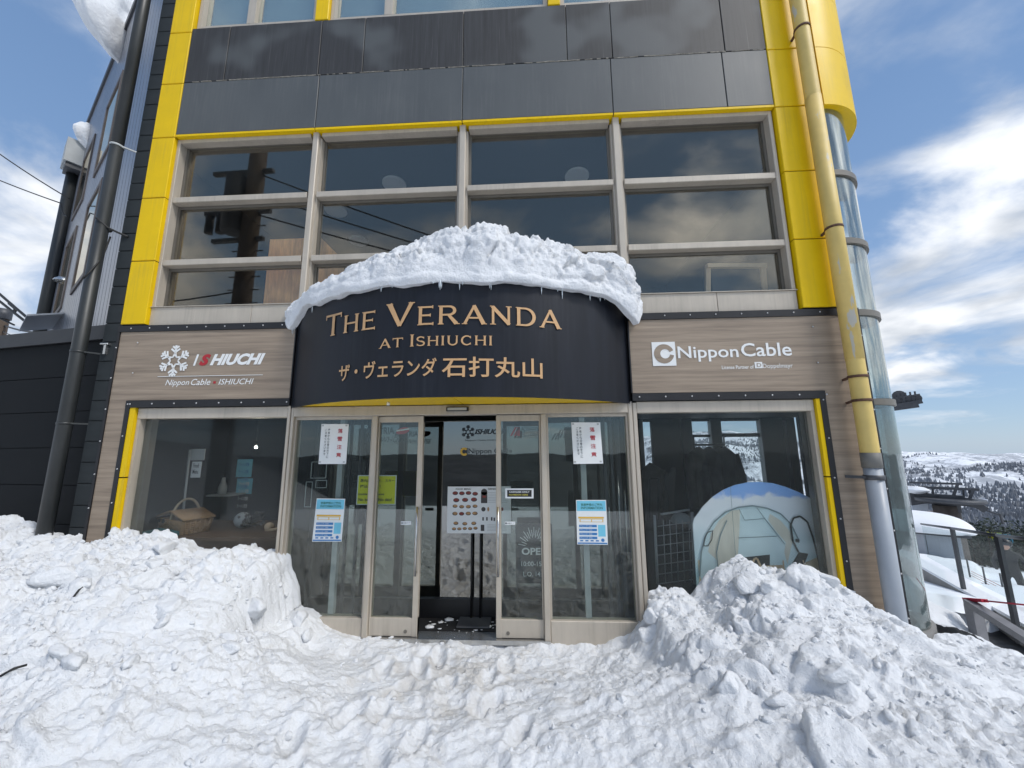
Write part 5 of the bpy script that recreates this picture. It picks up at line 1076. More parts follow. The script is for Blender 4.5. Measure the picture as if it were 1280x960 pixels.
for k, pc in enumerate(((294.5, 574, 316, 596.5), (294.5, 598, 316, 617.5))):
    a_, b_ = FY(pc[0], pc[3], 1.56), FY(pc[2], pc[1], 1.56); t = thing('wall_poster', ('upper' if not k else 'lower') + ' pale blue poster hanging on the dark wall behind the table', 'poster', (a_.x, 1.56, a_.z))
    MB().box(a_.x, b_.x, 1.56, 1.566, a_.z, b_.z).build('paper', 'cyan', t); mb = MB()
    for j in range(4): lay(mb, 'ラーメン定食', a_.x + .04, b_.x - .04, b_.z - .10 - j * .1, b_.z - .045 - j * .1, flat(1.557), 0, .02)
    mb.build('lettering', 'blue' if not k else 'paper', t)
a_, b_ = FY(200, 606, 1.55), FY(207, 593, 1.55); solo(MB().bev(a_.x, b_.x, 1.57, 1.6, a_.z, b_.z, .006), 'switch_plate', 'light_frame', 'small pale switch plate on the dark wall left of the card stand', 'switch')
q = FY(278, 618, 1.35); t = thing('wall_shelf', 'small pale shelf holding a white bottle on the dark wall', 'shelf', (q.x, 1.4, q.z)); MB().box(q.x - .17, q.x + .17, 1.28, 1.6, q.z - .02, q.z).build('board', 'light_frame', t)
mb = MB(); mb.tube([(q.x - .03, 1.38, q.z + .001), (q.x - .03, 1.38, q.z + .10), (q.x - .03, 1.38, q.z + .15), (q.x - .03, 1.38, q.z + .22)], [.055, .05, .03, .02], 14); solo(mb, 'bottle', 'light_frame', 'pale squat bottle standing on the small wall shelf', 'bottle')
mb = MB(); mb.sphere((-3.42, .75, .91), (.09, .09, .09), 14, 8); solo(mb, 'jar', 'light_frame', 'pale round jar with dry flowers beside the picnic basket', 'jar')
mb = MB(); rf = random.Random(3)
for k in range(26): a = rf.uniform(0, 6.3); e_ = Vector((-3.28 + .16 * math.cos(a) * rf.random(), .72 + .1 * math.sin(a), .86 + .14 * rf.random())); mb.tube([(-3.36, .74, .83), e_], .004, 4); mb.sphere(e_, .016, 6, 4)
solo(mb, 'dried_flowers', 'coat2', 'bunch of dried flowers lying beside the basket on the table', 'flowers')
mb = MB(); q = FY(330, 642, .6)
mb.sphere((-3.0, .62, .86), (.05, .05, .05), 10, 6); mb.tube([(-3.02, .6, .82), (-2.75, .6, .86), (-2.55, .58, .87)], [.02, .014, .01], 6); solo(mb, 'wooden_spoon', 'timber', 'pale wooden ladle lying on the right end of the brown table', 'ladle')
mb = MB(); q = FY(188, 662, .3); mb.bev(q.x - .1, q.x + .28, .24, .5, .82, .865, .01); solo(mb, 'folded_cloth', 'teal', 'folded teal cloth on the left end of the table behind the snow', 'cloth')

me_ = bpy.data.materials.new('lit_lamp'); me_.use_nodes = True; b_ = me_.node_tree.nodes['Principled BSDF']; b_.inputs['Emission Color'].default_value = (1, .9, .75, 1); b_.inputs['Emission Strength'].default_value = 300.0; M['lit'] = me_
for q, lb in ((FY(320, 559, 1.0), 'tiny lit pendant bulb over the middle of the brown table'), (FY(356.3, 572.5, .5), 'tiny lit pendant bulb hanging beside the corner post of the left window')):
    t = thing('pendant_lamp', lb, 'lamp', tuple(q)); MB().sphere(q, .013, 12, 8).build('bulb', 'lit', t); MB().tube([q + Vector((0, 0, .02)), q + Vector((0, 0, .07))], .016, 8).build('socket', 'black', t); MB().tube([q + Vector((0, 0, .07)), (q.x, q.y, 2.36)], .004, 5).build('cord', 'black', t)

# ------------------------------------------------------------------ right display window
Yc = .26
op = [(866, 655), (868, 648), (878, 634), (891, 621), (905, 612), (920, 606), (935, 603), (950, 602.5), (966, 604), (982, 608.5), (998, 615), (1012, 622), (1026, 631), (1030, 648), (1035, 680), (1041, 745), (1043, 790), (872, 790), (871, 735), (869, 700)]
t = thing('cutout_board', 'arched cut-out board printed with a clear dome tent under a blue sky', 'display board', tuple(FY(955, 760, Yc)))
MB().prism([FY(*p, Yc) for p in op], (0, .012, 0)).build('board', 'print_sky', t)
kz = [0]
def cp(px, py): q_ = FY(px, py, Yc); return Vector((q_.x, Yc - .001 - kz[0] * .0006, q_.z))
def lines(mb, pts, w): 
    kz[0] += 1; P = [cp(*p) for p in pts]
    for a, b in zip(P[:-1], P[1:]):
        d = (b - a); nn = Vector((-d.z, 0, d.x)).normalized() * w / 2; mb.poly([a + nn, b + nn, b - nn, a - nn])
def fill(pts): kz[0] += 1; return MB().poly([cp(*p) for p in pts])
fill([(872, 700), (874, 722), (873, 735), (1039, 735), (1036, 690), (1000, 706), (950, 700), (905, 704)]).build('printed_ground', 'print_sand', t)
fill([(874, 718), (876, 690), (882, 668), (892, 652), (906, 640), (922, 634), (940, 632), (958, 635), (975, 642), (988, 655), (998, 676), (1003, 710), (1000, 730), (880, 735)]).build('printed_tent', 'print_green', t)
fill([(885, 690), (888, 668), (899, 650), (914, 638), (925, 637), (924, 665), (922, 700), (926, 712), (908, 718), (897, 712), (896, 700)]).build('printed_curtain', 'curtain', t)
fill([(962, 642), (975, 650), (987, 664), (990, 678), (984, 705), (980, 690), (982, 678), (968, 662), (960, 650)]).build('printed_curtain', 'curtain', t)
fill([(925, 697), (962, 693), (962, 712), (938, 720), (925, 710)]).build('printed_window', 'print_dark', t)
fill([(936, 718), (945, 697), (954, 720)]).build('printed_chair', 'print_dark', t); fill([(985, 712), (998, 690), (1010, 692), (1004, 708), (996, 716)]).build('printed_chair', 'print_dark', t)
mb = MB(); lines(mb, [(935, 714), (943, 698), (946, 698), (954, 716)], .02); lines(mb, [(952, 709), (978, 708)], .03); lines(mb, [(955, 716), (972, 728)], .018); lines(mb, [(958, 728), (975, 712)], .018); lines(mb, [(1003, 700), (1012, 726)], .012); lines(mb, [(1008, 702), (998, 728)], .012); lines(mb, [(960, 722), (990, 726)], .03); lines(mb, [(978, 700), (981, 727)], .012); mb.build('printed_furniture', 'timber', t)
mb = MB(); lines(mb, [(874, 720), (876, 690), (882, 668), (892, 652), (906, 640), (922, 634), (940, 632), (958, 635), (975, 642), (988, 655), (998, 676)], .014); lines(mb, [(897, 712), (895, 690), (900, 668), (908, 650)], .010); lines(mb, [(923, 636), (930, 650), (955, 648), (945, 634)], .006); lines(mb, [(922, 672), (970, 670)], .008); lines(mb, [(955, 648), (980, 680)], .008); lines(mb, [(912, 608), (916, 660), (920, 715)], .004); mb.build('printed_outline', 'print_line', t)
mb = MB(); lines(mb, [(997, 690), (990, 676), (987, 656), (991, 647), (999, 645), (1008, 652), (1015, 672), (1022, 700), (1027, 728)], .018); lines(mb, [(879, 682), (880, 672), (884, 665), (890, 663), (889, 674), (884, 682), (879, 682)], .008); lines(mb, [(993, 675), (998, 676)], .03); mb.build('printed_door', 'print_dark', t)

def coat(mb, cx, cy, zt_, zb_, w, d, seed):
    r = random.Random(seed); n = 18; prof = [(0, .25), (.03, .55), (.09, .95), (.3, 1.0), (.55, 1.0), (.8, 1.08), (1, 1.16)]; vs = []; fs = []; ph = [r.uniform(0, 6) for _ in range(4)]
    for t_, s_ in prof:
        for k in range(n):
            a = 2 * PI * k / n; f = 1 + .09 * math.sin(3 * a + ph[0] + t_ * 2) + .06 * math.sin(7 * a + ph[1]) * t_
            vs.append((cx + w * s_ * f * math.cos(a) + .02 * math.sin(ph[2] + t_ * 5), cy + d * s_ * f * math.sin(a), zt_ + (zb_ - zt_) * t_ - .03 * abs(math.cos(a)) * (t_ < .1)))
    for i in range(len(prof) - 1):
        for k in range(n): fs.append((i * n + k, i * n + (k + 1) % n, (i + 1) * n + (k + 1) % n, (i + 1) * n + k))
    mb.add(vs, fs, True)
    for sg in (-1, 1):                       # sleeves
        mb.tube([(cx + sg * w * .80, cy - d * .2, zt_ - .12), (cx + sg * w * 1.12, cy - d * .5, zt_ - .42), (cx + sg * w * 1.08, cy - d * .7, zt_ + (zb_ - zt_) * .86)], [.075, .07, .055], 10)
    return mb
Yr = 1.9; a_, b_ = FY(868, 560, Yr), FY(905, 552, Yr)
t = thing('coat_rack', 'thin metal coat rack behind the cut-out board', 'coat rack', ((a_.x + b_.x) / 2, Yr, 0))
zr = FY(885, 556, Yr).z; mb = MB(); mb.tube([(a_.x, Yr, zr), (b_.x, Yr, zr)], .014, 8); mb.build('rail', 'steel_dark', t)
for x in (a_.x, b_.x): MB().tube([(x, Yr, .01), (x, Yr, zr + .12)], .013, 8).build('post', 'light_frame' if x == b_.x else 'steel_dark', t)
for k, (px, mt, lb) in enumerate(((872, 'coat2', 'grey brown coat on the left of the coat rack'), (886, 'coat', 'black coat in the middle of the coat rack'), (899, 'coat', 'dark coat nearest the post on the right of the rack'))):
    q = FY(px, 556, Yr); solo(coat(MB(), q.x, Yr + .02 - .06 * k, zr - .02, .75, .14, .17, k), 'hanging_coat', mt, lb, 'coat', 'coats on the rack')
Y2 = 2.4; q = FY(812, 580, Y2); solo(coat(MB(), q.x, Y2, FY(812, 578, Y2).z, .5, .17, .13, 9), 'hanging_coat', 'coat2', 'dark coat hanging at the far left of the right window', 'coat')
t = thing('ski_pair', 'pair of black skis leaning together beside the dark coat', 'skis', tuple(FY(842, 690, 1.5)))
for (p, q_) in (((833, 596), (850, 700)), ((841, 590), (834, 690))):
    A, B = FY(*p, 1.5), FY(*q_, 1.5); mb = MB(); mb.bar(A, B, .075, .02, (0, 1, 0)); mb.sphere(A, (.04, .012, .06), 10, 6); mb.build('ski', 'black', t)
t = thing('mannequin_stand', 'dark display stand with straps left of the skis', 'display stand', tuple(FY(815, 700, 1.4)))
for px in (812, 823): A, B = FY(px, 598, 1.4), FY(px, 650, 1.4); MB().tube([A, B], .016, 8).build('post', 'black', t)
MB().tube([FY(812, 598, 1.4), FY(823, 598, 1.4)], .016, 8).build('crossbar', 'black', t)
Yg = .75; t = thing('wire_rack', 'white wire grid rack standing left of the cut-out board', 'rack', tuple(FY(842, 720, Yg)))
for p, q_ in (((818, 644), (822, 730)), ((865, 640), (868, 730))): MB().tube([FY(*p, Yg), FY(*q_, Yg)], .016, 8).build('post', 'light_frame', t)
mb = MB()
for k in range(7): y = 655 + k * 12; mb.tube([FY(822, y + 3, Yg), FY(867, y - 3 + 0, Yg)], .005, 5)
for k in range(5): x = 829 + k * 8; mb.tube([FY(x, 650, Yg), FY(x + 3, 728, Yg)], .005, 5)
mb.build('wire_grid', 'light_frame', t, 'stuff'); MB().tube([FY(826, 643, Yg), FY(862, 637, Yg)], .012, 6).build('top_rail', 'light_frame', t)
mb = MB(); q = FY(852, 652, .95); mb.sphere(q, (.12, .12, .10), 14, 8, top=True); mb.tube([(q.x + .12 * math.cos(a), q.y + .12 * math.sin(a), q.z) for a in [2 * PI * k / 14 for k in range(14)]], .008, 6, closed=True); solo(mb, 'helmet', 'print_line', 'grey round helmet resting behind the wire grid rack', 'helmet')

# ------------------------------------------------------------------ upstairs room
a_, b_ = FY(329, 380, .22), FY(401, 297, .22); t = thing('plywood_crate', 'orange brown plywood crate standing behind the upper left window', 'crate', ((a_.x + b_.x) / 2, .4, 3.2))
MB().box(a_.x, b_.x, .22, .235, 3.21, b_.z).build('front_panel', 'ply', t); MB().box(a_.x, a_.x + .015, .236, .8, 3.21, b_.z).build('side_panel', 'ply', t); MB().box(b_.x - .015, b_.x, .236, .8, 3.21, b_.z).build('side_panel', 'ply', t); MB().box(a_.x + .016, b_.x - .016, .236, .8, b_.z - .02, b_.z - .004).build('lid', 'ply', t)
Yh = .35; t = thing('wooden_chair', 'wooden framed chair with a dark back seen through the upper right window', 'chair', tuple(FY(918, 370, Yh)))
A, B, C_, D_ = FY(885, 334, Yh), FY(953, 334, Yh), FY(886, 392, Yh), FY(960, 392, Yh)
for p, q_ in ((A, C_), (B, D_)): MB().bar(Vector((p.x, Yh, p.z + .03)), (q_.x, Yh + .02, 3.21), .05, .04, (0, 1, 0)).build('leg', 'timber', t)
MB().bar((A.x - .02, Yh - .02, A.z + .005), (B.x + .03, Yh - .02, B.z + .005), .045, .045).build('top_rail', 'timber', t)
MB().box(A.x + .03, B.x - .03, Yh + .005, Yh + .03, 3.4, A.z - .02).build('backrest', 'board_black', t); MB().box(A.x - .02, B.x + .03, Yh + .04, Yh + .55, 3.36, 3.42).build('seat', 'timber', t)
mb = None
for k, (px, py, zc) in enumerate(((420, 262, 5.33), (448, 300, 5.33), (493, 229, 5.33), (721, 219, 5.33))):
    q = FZ(px, py, zc); m_ = MB(); m_.tube([(q.x, q.y, zc - .03), (q.x, q.y, zc)], .16, 24); solo(m_, 'ceiling_lamp', 'white', ['pale round ceiling lamp nearest the left mullion upstairs', 'pale round ceiling lamp deepest in the room above the canopy snow', 'pale round ceiling lamp in the top pane of the second bay', 'pale round ceiling lamp in the top pane of the third bay'][k], 'lamp', 'round ceiling lamps upstairs')

# ------------------------------------------------------------------ pipes
PR = FY(1093, 600, -.16).x, -.16
t = thing('downpipe', 'peeling yellow downpipe with a pale grey foot right of the entrance', 'pipe', (*PR, -.5))
zA, zB_ = FY(1082, 566, -.2).z, FY(1086, 585, -.2).z
jz = [FY(995, 120, -.2).z, FY(1072, 448, -.2).z]
mb = MB(); z_ = zA; rad_ = .069
for zz, rr in ((zA, rad_), (jz[1], rad_), (jz[1], rad_ + .004), (jz[0], rad_ + .004), (jz[0], rad_), (9.3, rad_)): pass
mb.tube([(*PR, zA), (*PR, jz[1])], rad_, 28, False).tube([(*PR, jz[1] - .002), (*PR, jz[0])], rad_ + .003, 28).tube([(*PR, jz[0] - .001), (*PR, 9.3)], rad_, 28, False); mb.build('upper_tube', 'peel', t)
MB().tube([(*PR, zB_), (*PR, zA)], rad_ + .004, 28).build('collar', 'pipe_grey', t); MB().tube([(*PR, -.7), (*PR, zB_)], rad_ - .002, 28).build('lower_tube', 'pipe_pale', t)
for py, px in ((33, 996), (283, 1042), (470, 1075), (500, 1079)):
    zz = FY(px, py, -.2).z; mb = MB(); mb.tube([(*PR, zz - .012), (*PR, zz + .012)], rad_ + .007, 28).bar((PR[0] - .04, PR[1] + .05, zz), (PR[0] - .04, -.04, zz - .01), .02, .02); mb.build('pipe_clamp', 'rust', t)
zz = FY(1090, 597, -.2).z; MB().tube([(*PR, zz - .02), (*PR, zz + .02)], rad_ + .006, 28).bar((PR[0] - .07, PR[1], zz), (PR[0] - .15, -.04, zz), .012, .025).build('pipe_clamp', 'steel_dark', t)
PL = FY(68, 600, -.12).x, -.12
t = thing('downpipe', 'thick charcoal downpipe rising left of the yellow column', 'pipe', (*PL, 0))
MB().tube([(*PL, -.2), (*PL, 5.2)], .060, 24).tube([(*PL, 5.19), (*PL, 9.2)], .057, 24).build('tube', 'pipe_dark', t)
for zz in (2.0, 2.75, 5.2): MB().tube([(*PL, zz - .012), (*PL, zz + .012)], .064, 24).bar((PL[0] + .055, PL[1], zz), (PL[0] + .2, .05, zz), .015, .015).build('pipe_clamp', 'pipe_dark' if zz < 5 else 'light_frame', t)
mb = MB(); q = FY(135, 292, -.02); mb.tube([FY(160, 296, -.04), FY(146, 290, -.06), FY(134, 284, -.12), FY(120, 272, -.2)], .012, 6).tube([FY(138, 296, -.05), FY(128, 322, -.1), FY(112, 340, -.2), FY(104, 348, -.23)], .009, 6).sphere(FY(137, 288, -.06), .025, 8, 6); solo(mb, 'cable_bracket', 'wire', 'black cable bracket fixed to the charcoal siding beside the pipe', 'bracket')
mb = MB(); q = FY(131, 431, -.06); mb.box(q.x - .01, q.x + .015, -.06, -.031, q.z - .10, q.z).bev(q.x - .05, q.x + .04, -.07, -.03, q.z, q.z + .02, .004); solo(mb, 'wall_bracket', 'metal', 'small shiny metal bracket on the charcoal siding above the annex roof', 'bracket')

# ------------------------------------------------------------------ left wing, annex, poles and wires
PN = Vector((-4.625, .03, 0)); AZF = R_(-54.6); RNG_ = 13.5
PF = Vector((RNG_ * math.sin(AZF), CAM.y + RNG_ * math.cos(AZF), 0)); dW = (PF - PN).normalized(); nW = Vector((dW.y, -dW.x, 0)); nW = nW if nW.y < 0 else -nW; LW = (PF - PN).length; ZW = 1.709 + RNG_ * math.tan(R_(29.6))
WG = thing('side_wing', 'grey metal clad side wing receding to the left of the lodge', 'building', tuple(PN))
def wp(s_, z, off=0.): return PN + dW * (s_ * LW) + nW * off + Vector((0, 0, z))
mb = MB(); A, B = wp(0, -.5), wp(1, -.5); mb.prism([A, B, B + Vector((.5, 6, 0)), Vector((A.x, 6, A.z))], (0, 0, ZW + .5)); mb.build('wall', 'wing', WG)
for k in range(34):
    s_ = k / 34.; mb = MB(); mb.prism([wp(s_ + .001, 3.1, .004), wp(s_ + .0275, 3.1, .004), wp(s_ + .0275, 3.1, .028), wp(s_ + .001, 3.1, .028)], (0, 0, ZW - 3.1)); mb.build('cladding_panel', 'wing', WG)
for z0, z1 in ((4.4, 5.9), (6.6, 7.9)):
    for s_ in (.32, .62):
        mb = MB()
        for a, b, c_, d_ in ((s_, s_ + .012, z0, z1), (s_ + .15, s_ + .162, z0, z1), (s_, s_ + .162, z0 - .08, z0), (s_, s_ + .162, z1, z1 + .08)): mb.prism([wp(a, c_, .026), wp(b, c_, .026), wp(b, c_, .05), wp(a, c_, .05)], (0, 0, d_ - c_))
        f = mb.build('window', 'wing_trim', WG); mb = MB(); mb.prism([wp(s_ + .012, z0, .026), wp(s_ + .15, z0, .026), wp(s_ + .15, z0, .036), wp(s_ + .012, z0, .036)], (0, 0, z1 - z0)); mb.build('pane', 'glass_up', f)
mb = MB(); mb.prism([wp(-.0, ZW - .05, -.3), wp(1.02, ZW - .05, -.3), wp(1.02, ZW - .05, .06), wp(0, ZW - .05, .06)], (0, 0, .16)); mb.build('eaves', 'steel_dark', WG)
mb = MB(); mb.prism([wp(.16, 3.3, .03), wp(.20, 3.3, .03), wp(.20, 3.3, .055), wp(.16, 3.3, .055)], (0, 0, 5.6)); mb.build('frosted_trim', 'light_frame', WG)
mb = MB(); mb.prism([wp(.55, 4.1, .03), wp(.74, 4.1, .03), wp(.74, 3.95, .42), wp(.55, 3.95, .42)], (0, 0, .03)); mb.build('awning', 'pipe_pale', WG)
pf = FD(92, 212, 12.6); pf0 = FD(57, 416, 12.6); 
t = thing('far_downpipe', 'dark downpipe with a white hopper box at the far end of the wing', 'pipe', (pf.x, pf.y, 3)); MB().tube([(pf.x, pf.y, 2.5), (pf.x, pf.y, pf.z)], .10, 16).build('tube', 'pipe_dark', t)
q = FD(100, 199, 12.5); mb = MB(); mb.obox(q, dW * .26, nW * .24, (0, 0, .28)); mb.build('hopper', 'light_frame', t); mb = MB(); mb.obox(q - Vector((0, 0, .33)), dW * .22, nW * .20, (0, 0, .06)); mb.build('hopper_foot', 'steel_dark', t)
q = FD(81, 353, 11.2); mb = MB(); mb.sphere(q, (.16, .16, .10), 12, 6, top=True).tube([q + Vector((0, 0, .08)), q + dW * -.3 + Vector((0, 0, .10))], .02, 6); solo(mb, 'wall_lamp', 'metal', 'shiny bell shaped lamp on the wall of the side wing', 'lamp')
def snow_lump(c, r, seed, sag, name, label):
    bm = bmesh.new(); bmesh.ops.create_icosphere(bm, subdivisions=5, radius=1); co = np.array([v.co[:] for v in bm.verts]); fs = [tuple(v.index for v in f.verts) for f in bm.faces]; bm.free()
    def n3(f, o, k): return (fbm(co[:, 0] * f + k, co[:, 1] * f, o, k) + fbm(co[:, 1] * f, co[:, 2] * f + k, o, k + 7) + fbm(co[:, 2] * f - k, co[:, 0] * f, o, k + 13)) / 1.8
    d = 1 + .26 * n3(1.2, 2, seed) + .07 * n3(3.5, 3, seed + 1)
    p = co * d[:, None] * np.array(r); lw = np.clip(-co[:, 2], 0, 1); p[:, 0] = p[:, 0] * (1 - .35 * lw); p += np.outer(lw ** 1.4, np.array(sag))
    return solo(MB().add((p + np.array(c)).tolist(), fs, True), name, 'snow_smooth', label, 'snow')
def roofpt(px, py):
    d = ray(px, py); n_ = nW; s_ = ((PN + nW * .2) - CAM).dot(n_) / d.dot(n_); return CAM + d * s_
q = FD(137, 14, 9.4); snow_lump(q, (.44, .6, .62), 3, (.22, .05, -.38), 'overhanging_snow', 'big lump of snow curling over the eaves of the side wing at top left')
q = FD(113, 172, 12.3); snow_lump(q, (.16, .3, .34), 8, (.15, .1, -.2), 'overhanging_snow', 'small lump of snow on the eaves above the white hopper box')
# annex
AN = thing('annex', 'low black clad annex with a flat roof at the left edge', 'building', (-5.3, .25, 0))
dA = (FY(0, 422, .4) - FY(89, 414, .2)); dA.z = 0; dA.normalize(); nA = Vector((-dA.y, dA.x, 0)); nA = nA if nA.y < 0 else -nA; A0 = Vector((-4.66, .07, 0))
def ap(s_, z, off=0.): return A0 + dA * s_ + nA * off + Vector((0, 0, z))
mb = MB(); mb.prism([ap(0, -.3), ap(5, -.3), ap(5, -.3, -4), ap(0.1, -.3, -1.2)], (0, 0, 3.3)); mb.build('wall', 'annex', AN)
z_ = .2
while z_ < 2.85: mb = MB(); mb.prism([ap(0, z_ + .004, .001), ap(5, z_ + .004, .001), ap(5, z_ + .004, .016), ap(0, z_ + .004, .016)], (0, 0, .382)); mb.build('cladding_board', 'annex', AN); z_ += .39
mb = MB(); mb.prism([ap(-.02, 2.93, .02), ap(5.1, 2.93, .02), ap(5.1, 2.93, .06), ap(-.02, 2.93, .06)], (0, 0, .16)); mb.build('roof_edge', 'trim', AN)
# utility pole at the far left and wires
def wire(name, pts, r, label, sag=.0):
    P = []
    for a, b in zip(pts[:-1], pts[1:]):
        for k in range(13):
            u = k / 12; P.append(a.lerp(b, u) - Vector((0, 0, 4 * sag * u * (1 - u))))
    return solo(MB().tube(P, r, 6), name, 'wire', label, 'wire')
q = FD(3, 399, 26); t = thing('utility_pole', 'weathered utility pole top rising behind the annex at the left edge', 'pole', (q.x, q.y, -2)); MB().tube([(q.x, q.y, -3), (q.x, q.y, q.z + .4)], [.22, .19], 12).build('shaft', 'pole', t); MB().tube([(q.x, q.y, q.z), (q.x, q.y, q.z + .42)], .24, 12).build('cap', 'steel_dark', t)
wire('overhead_wire', [FD(6, 407, 26), FD(58, 417, 13.5)], .03, 'black wire from the utility pole top to the side wing', .05)
wire('overhead_wire', [FD(3, 414, 26), FD(55, 421, 13.5)], .015, 'thin wire below the black wire at the pole top', .1)
wire('overhead_wire', [FD(-120, 95, 16), FD(86, 248, 11)], .012, 'upper long thin wire slanting across the sky to the side wing', .15)
wire('overhead_wire', [FD(-120, 170, 16), FD(76, 254, 11.6), FD(84, 270, 11.2)], .012, 'lower long thin wire bending down beside the far downpipe', .08)
wire('overhead_wire', [FD(-100, 270, 22), FD(52, 412, 13.5)], .028, 'upper thick cable of the lower pair left of the wing', .1)
wire('overhead_wire', [FD(-100, 286, 22), FD(49, 415, 13.5)], .028, 'lower thick cable of the lower pair left of the wing', .1)
mb = MB(); mb.tube([FD(12, 379, 19.6), FD(20, 386, 19.4), FD(17, 391, 19.4)], .05, 6); solo(mb, 'wire_spacer', 'wire', 'short black spacer clamped on the pair of cables', 'spacer')
# the pole and lines across the yard: seen only mirrored in the upper windows
RP = Vector((-7.4, -5.0, 0)); t = thing('utility_pole', 'tall brown utility pole with crossarms mirrored in the upper left window', 'pole', tuple(RP))
MB().tube([(RP.x, RP.y, -1), (RP.x, RP.y, 11.5)], [.24, .20], 12).build('shaft', 'pole', t)
for zz, L in ((8.0, 1.3), (7.2, 1.0), (9.2, 1.2)): MB().bar((RP.x - L, RP.y, zz), (RP.x + L * .4, RP.y, zz + .05), .1, .1).build('crossarm', 'steel_dark', t)
for dx in (-1.15, -.85): MB().tube([(RP.x + dx, RP.y, 7.45), (RP.x + dx, RP.y, 7.95)], .10, 10).build('insulator', 'black', t)
MB().tube([(RP.x - .42, RP.y + .1, 7.4), (RP.x - .42, RP.y + .1, 9.0)], .26, 14).build('transformer', 'steel_dark', t)
mb = MB()
for k in range(18): zz = 1.5 + k * .36; mb.tube([(RP.x - .42, RP.y, zz), (RP.x + .42, RP.y, zz)], .018, 5)
mb.build('climbing_pegs', 'steel_dark', t, 'stuff')
for k, (a, b) in enumerate((((-7.4, -5, 8.0), (9, -3.5, 3.0)), ((-7.4, -5, 8.6), (9, -4.5, 3.2)), ((-7.4, -5, 9.2), (9, -5.5, 3.4)), ((-7.4, -5, 6.4), (-11, 3.5, 4.4)), ((-7.4, -5, 5.8), (-12, -1, 3.9)))):
    wire('yard_wire', [Vector(a), Vector(b)], .018, 'thin wire number mirrored in the upper windows'.replace('number ', ['one of three ', 'middle of three ', 'last of three ', 'left upper ', 'left lower '][k]), .3)

# ------------------------------------------------------------------ right: railing, ramp, lift station, forest, skier
def gz(x, y): return float(terr(np.array([x]), np.array([y]))[0])
A = FZ(1157, 726, -1.35); B = FZ(1286, 806, -1.35); d = (B - A); d.z = 0
mb = MB(); nn = Vector((-d.y, d.x, 0)).normalized(); nn = nn if nn.y > 0 else -nn
mb.prism([A - d * .3 + Vector((0, 0, -1)), B + d * .5 + Vector((0, 0, -1)), B + d * .5 + nn * .25 + Vector((0, 0, -1)), A - d * .3 + nn * .25 + Vector((0, 0, -1))], (0, 0, 1.42)); solo(mb, 'ramp_wall', 'concrete', 'low grey concrete wall along the ramp right of the lodge', 'wall')
mb = MB(); mb.prism([A - d * .3 + nn * -.02 + Vector((0, 0, .421)), B + d * .5 + nn * -.02 + Vector((0, 0, .421)), B + d * .5 + nn * .27 + Vector((0, 0, .421)), A - d * .3 + nn * .27 + Vector((0, 0, .421))], (0, 0, .05)); solo(mb, 'wall_snow', 'snow_smooth', 'thin strip of snow lying along the top of the ramp wall', 'snow')
P = [FZ(1168, 742, -1.3), FZ(1200, 742, -1.3), FZ(1300, 800, -1.3), FZ(1300, 846, -1.05), FZ(1230, 800, -1.05)]
mb = MB()
road = grid_mesh('road', 4.3, 9.5, .6, 4.6, .05, 'road', lambda X, Y: -1.02 - .03 * X + .04 * fbm(X * 3, Y * 3, 3, 3) + 0 * Y); road['kind'] = 'structure'
# near rail: wooden beam on a post with a red strap
t = thing('hand_rail', 'weathered grey hand rail on a post with a red strap at lower right', 'railing', tuple(FZ(1226, 806, -.5)))
P0, P1 = FD(1216, 757, 6.35), FD(1226, 806, 6.3); MB().bar(P0, P1 - Vector((0, 0, .3)), .10, .08, (0, 1, 0)).build('post', 'wood_grey', t)
Q0, Q1 = FD(1211, 753, 6.35), FD(1300, 809, 5.6); MB().bar(Q0, Q1, .085, .06).build('beam', 'wood_grey', t)
mb = MB(); mb.bar(FD(1207, 749, 6.4), FD(1231, 751, 6.25), .06, .03); mb.build('strap', 'rope', t); MB().tube([FD(1231, 751, 6.25), FD(1290, 757, 5.7)], .008, 6).build('rope', 'rope', t)
# glass balustrade
t = thing('glass_balustrade', 'glass balustrade with steel posts along the terrace edge at right', 'railing', tuple(FD(1264, 760, 8.4)))
bp = [FD(1160, 702, 15.5), FD(1203, 728, 11.2), FD(1266, 762, 8.4), FD(1330, 800, 6.8)]; tp = [FD(1152, 655, 15.5), FD(1196, 661, 11.2), FD(1252, 670, 8.4), FD(1306, 676, 6.8)]
for a, b in list(zip(bp, tp))[1:]: MB().bar(a - Vector((0, 0, .4)), (a.x, a.y, b.z), .05, .05).build('post', 'steel_dark', t)
for k in range(3):
    a, b = bp[k] + Vector((0, 0, .12)), bp[k + 1] + Vector((0, 0, .12)); MB().prism([a, b, (b.x, b.y, tp[k + 1].z - .05), (a.x, a.y, tp[k].z - .05)], (.008, .008, 0)).build('pane', 'glass_rail', t)
    MB().tube([(bp[k].x, bp[k].y, tp[k].z), (bp[k + 1].x, bp[k + 1].y, tp[k + 1].z)], .025, 6).build('top_rail', 'steel_dark', t)
# terrace snow slope behind the ramp
def slope_h(X, Y):
    d = np.hypot(X, Y + 3.8); return -.85 * sstep(R_(45.3), R_(47.2), np.arctan2(X, Y + 3.8)) * sstep(10, 15, d) - 1.05 - .115 * (d - 11) - sstep(22, 32, d) * 4 + .16 * fbm(X * .5, Y * .5, 4, 301) + .05 * fbm(X * 2.2, Y * 2.2, 3, 303)
o = grid_mesh('terrace_snow', 6.8, 26, 3.2, 24, .12, 'snow_smooth', slope_h); o['kind'] = 'structure'
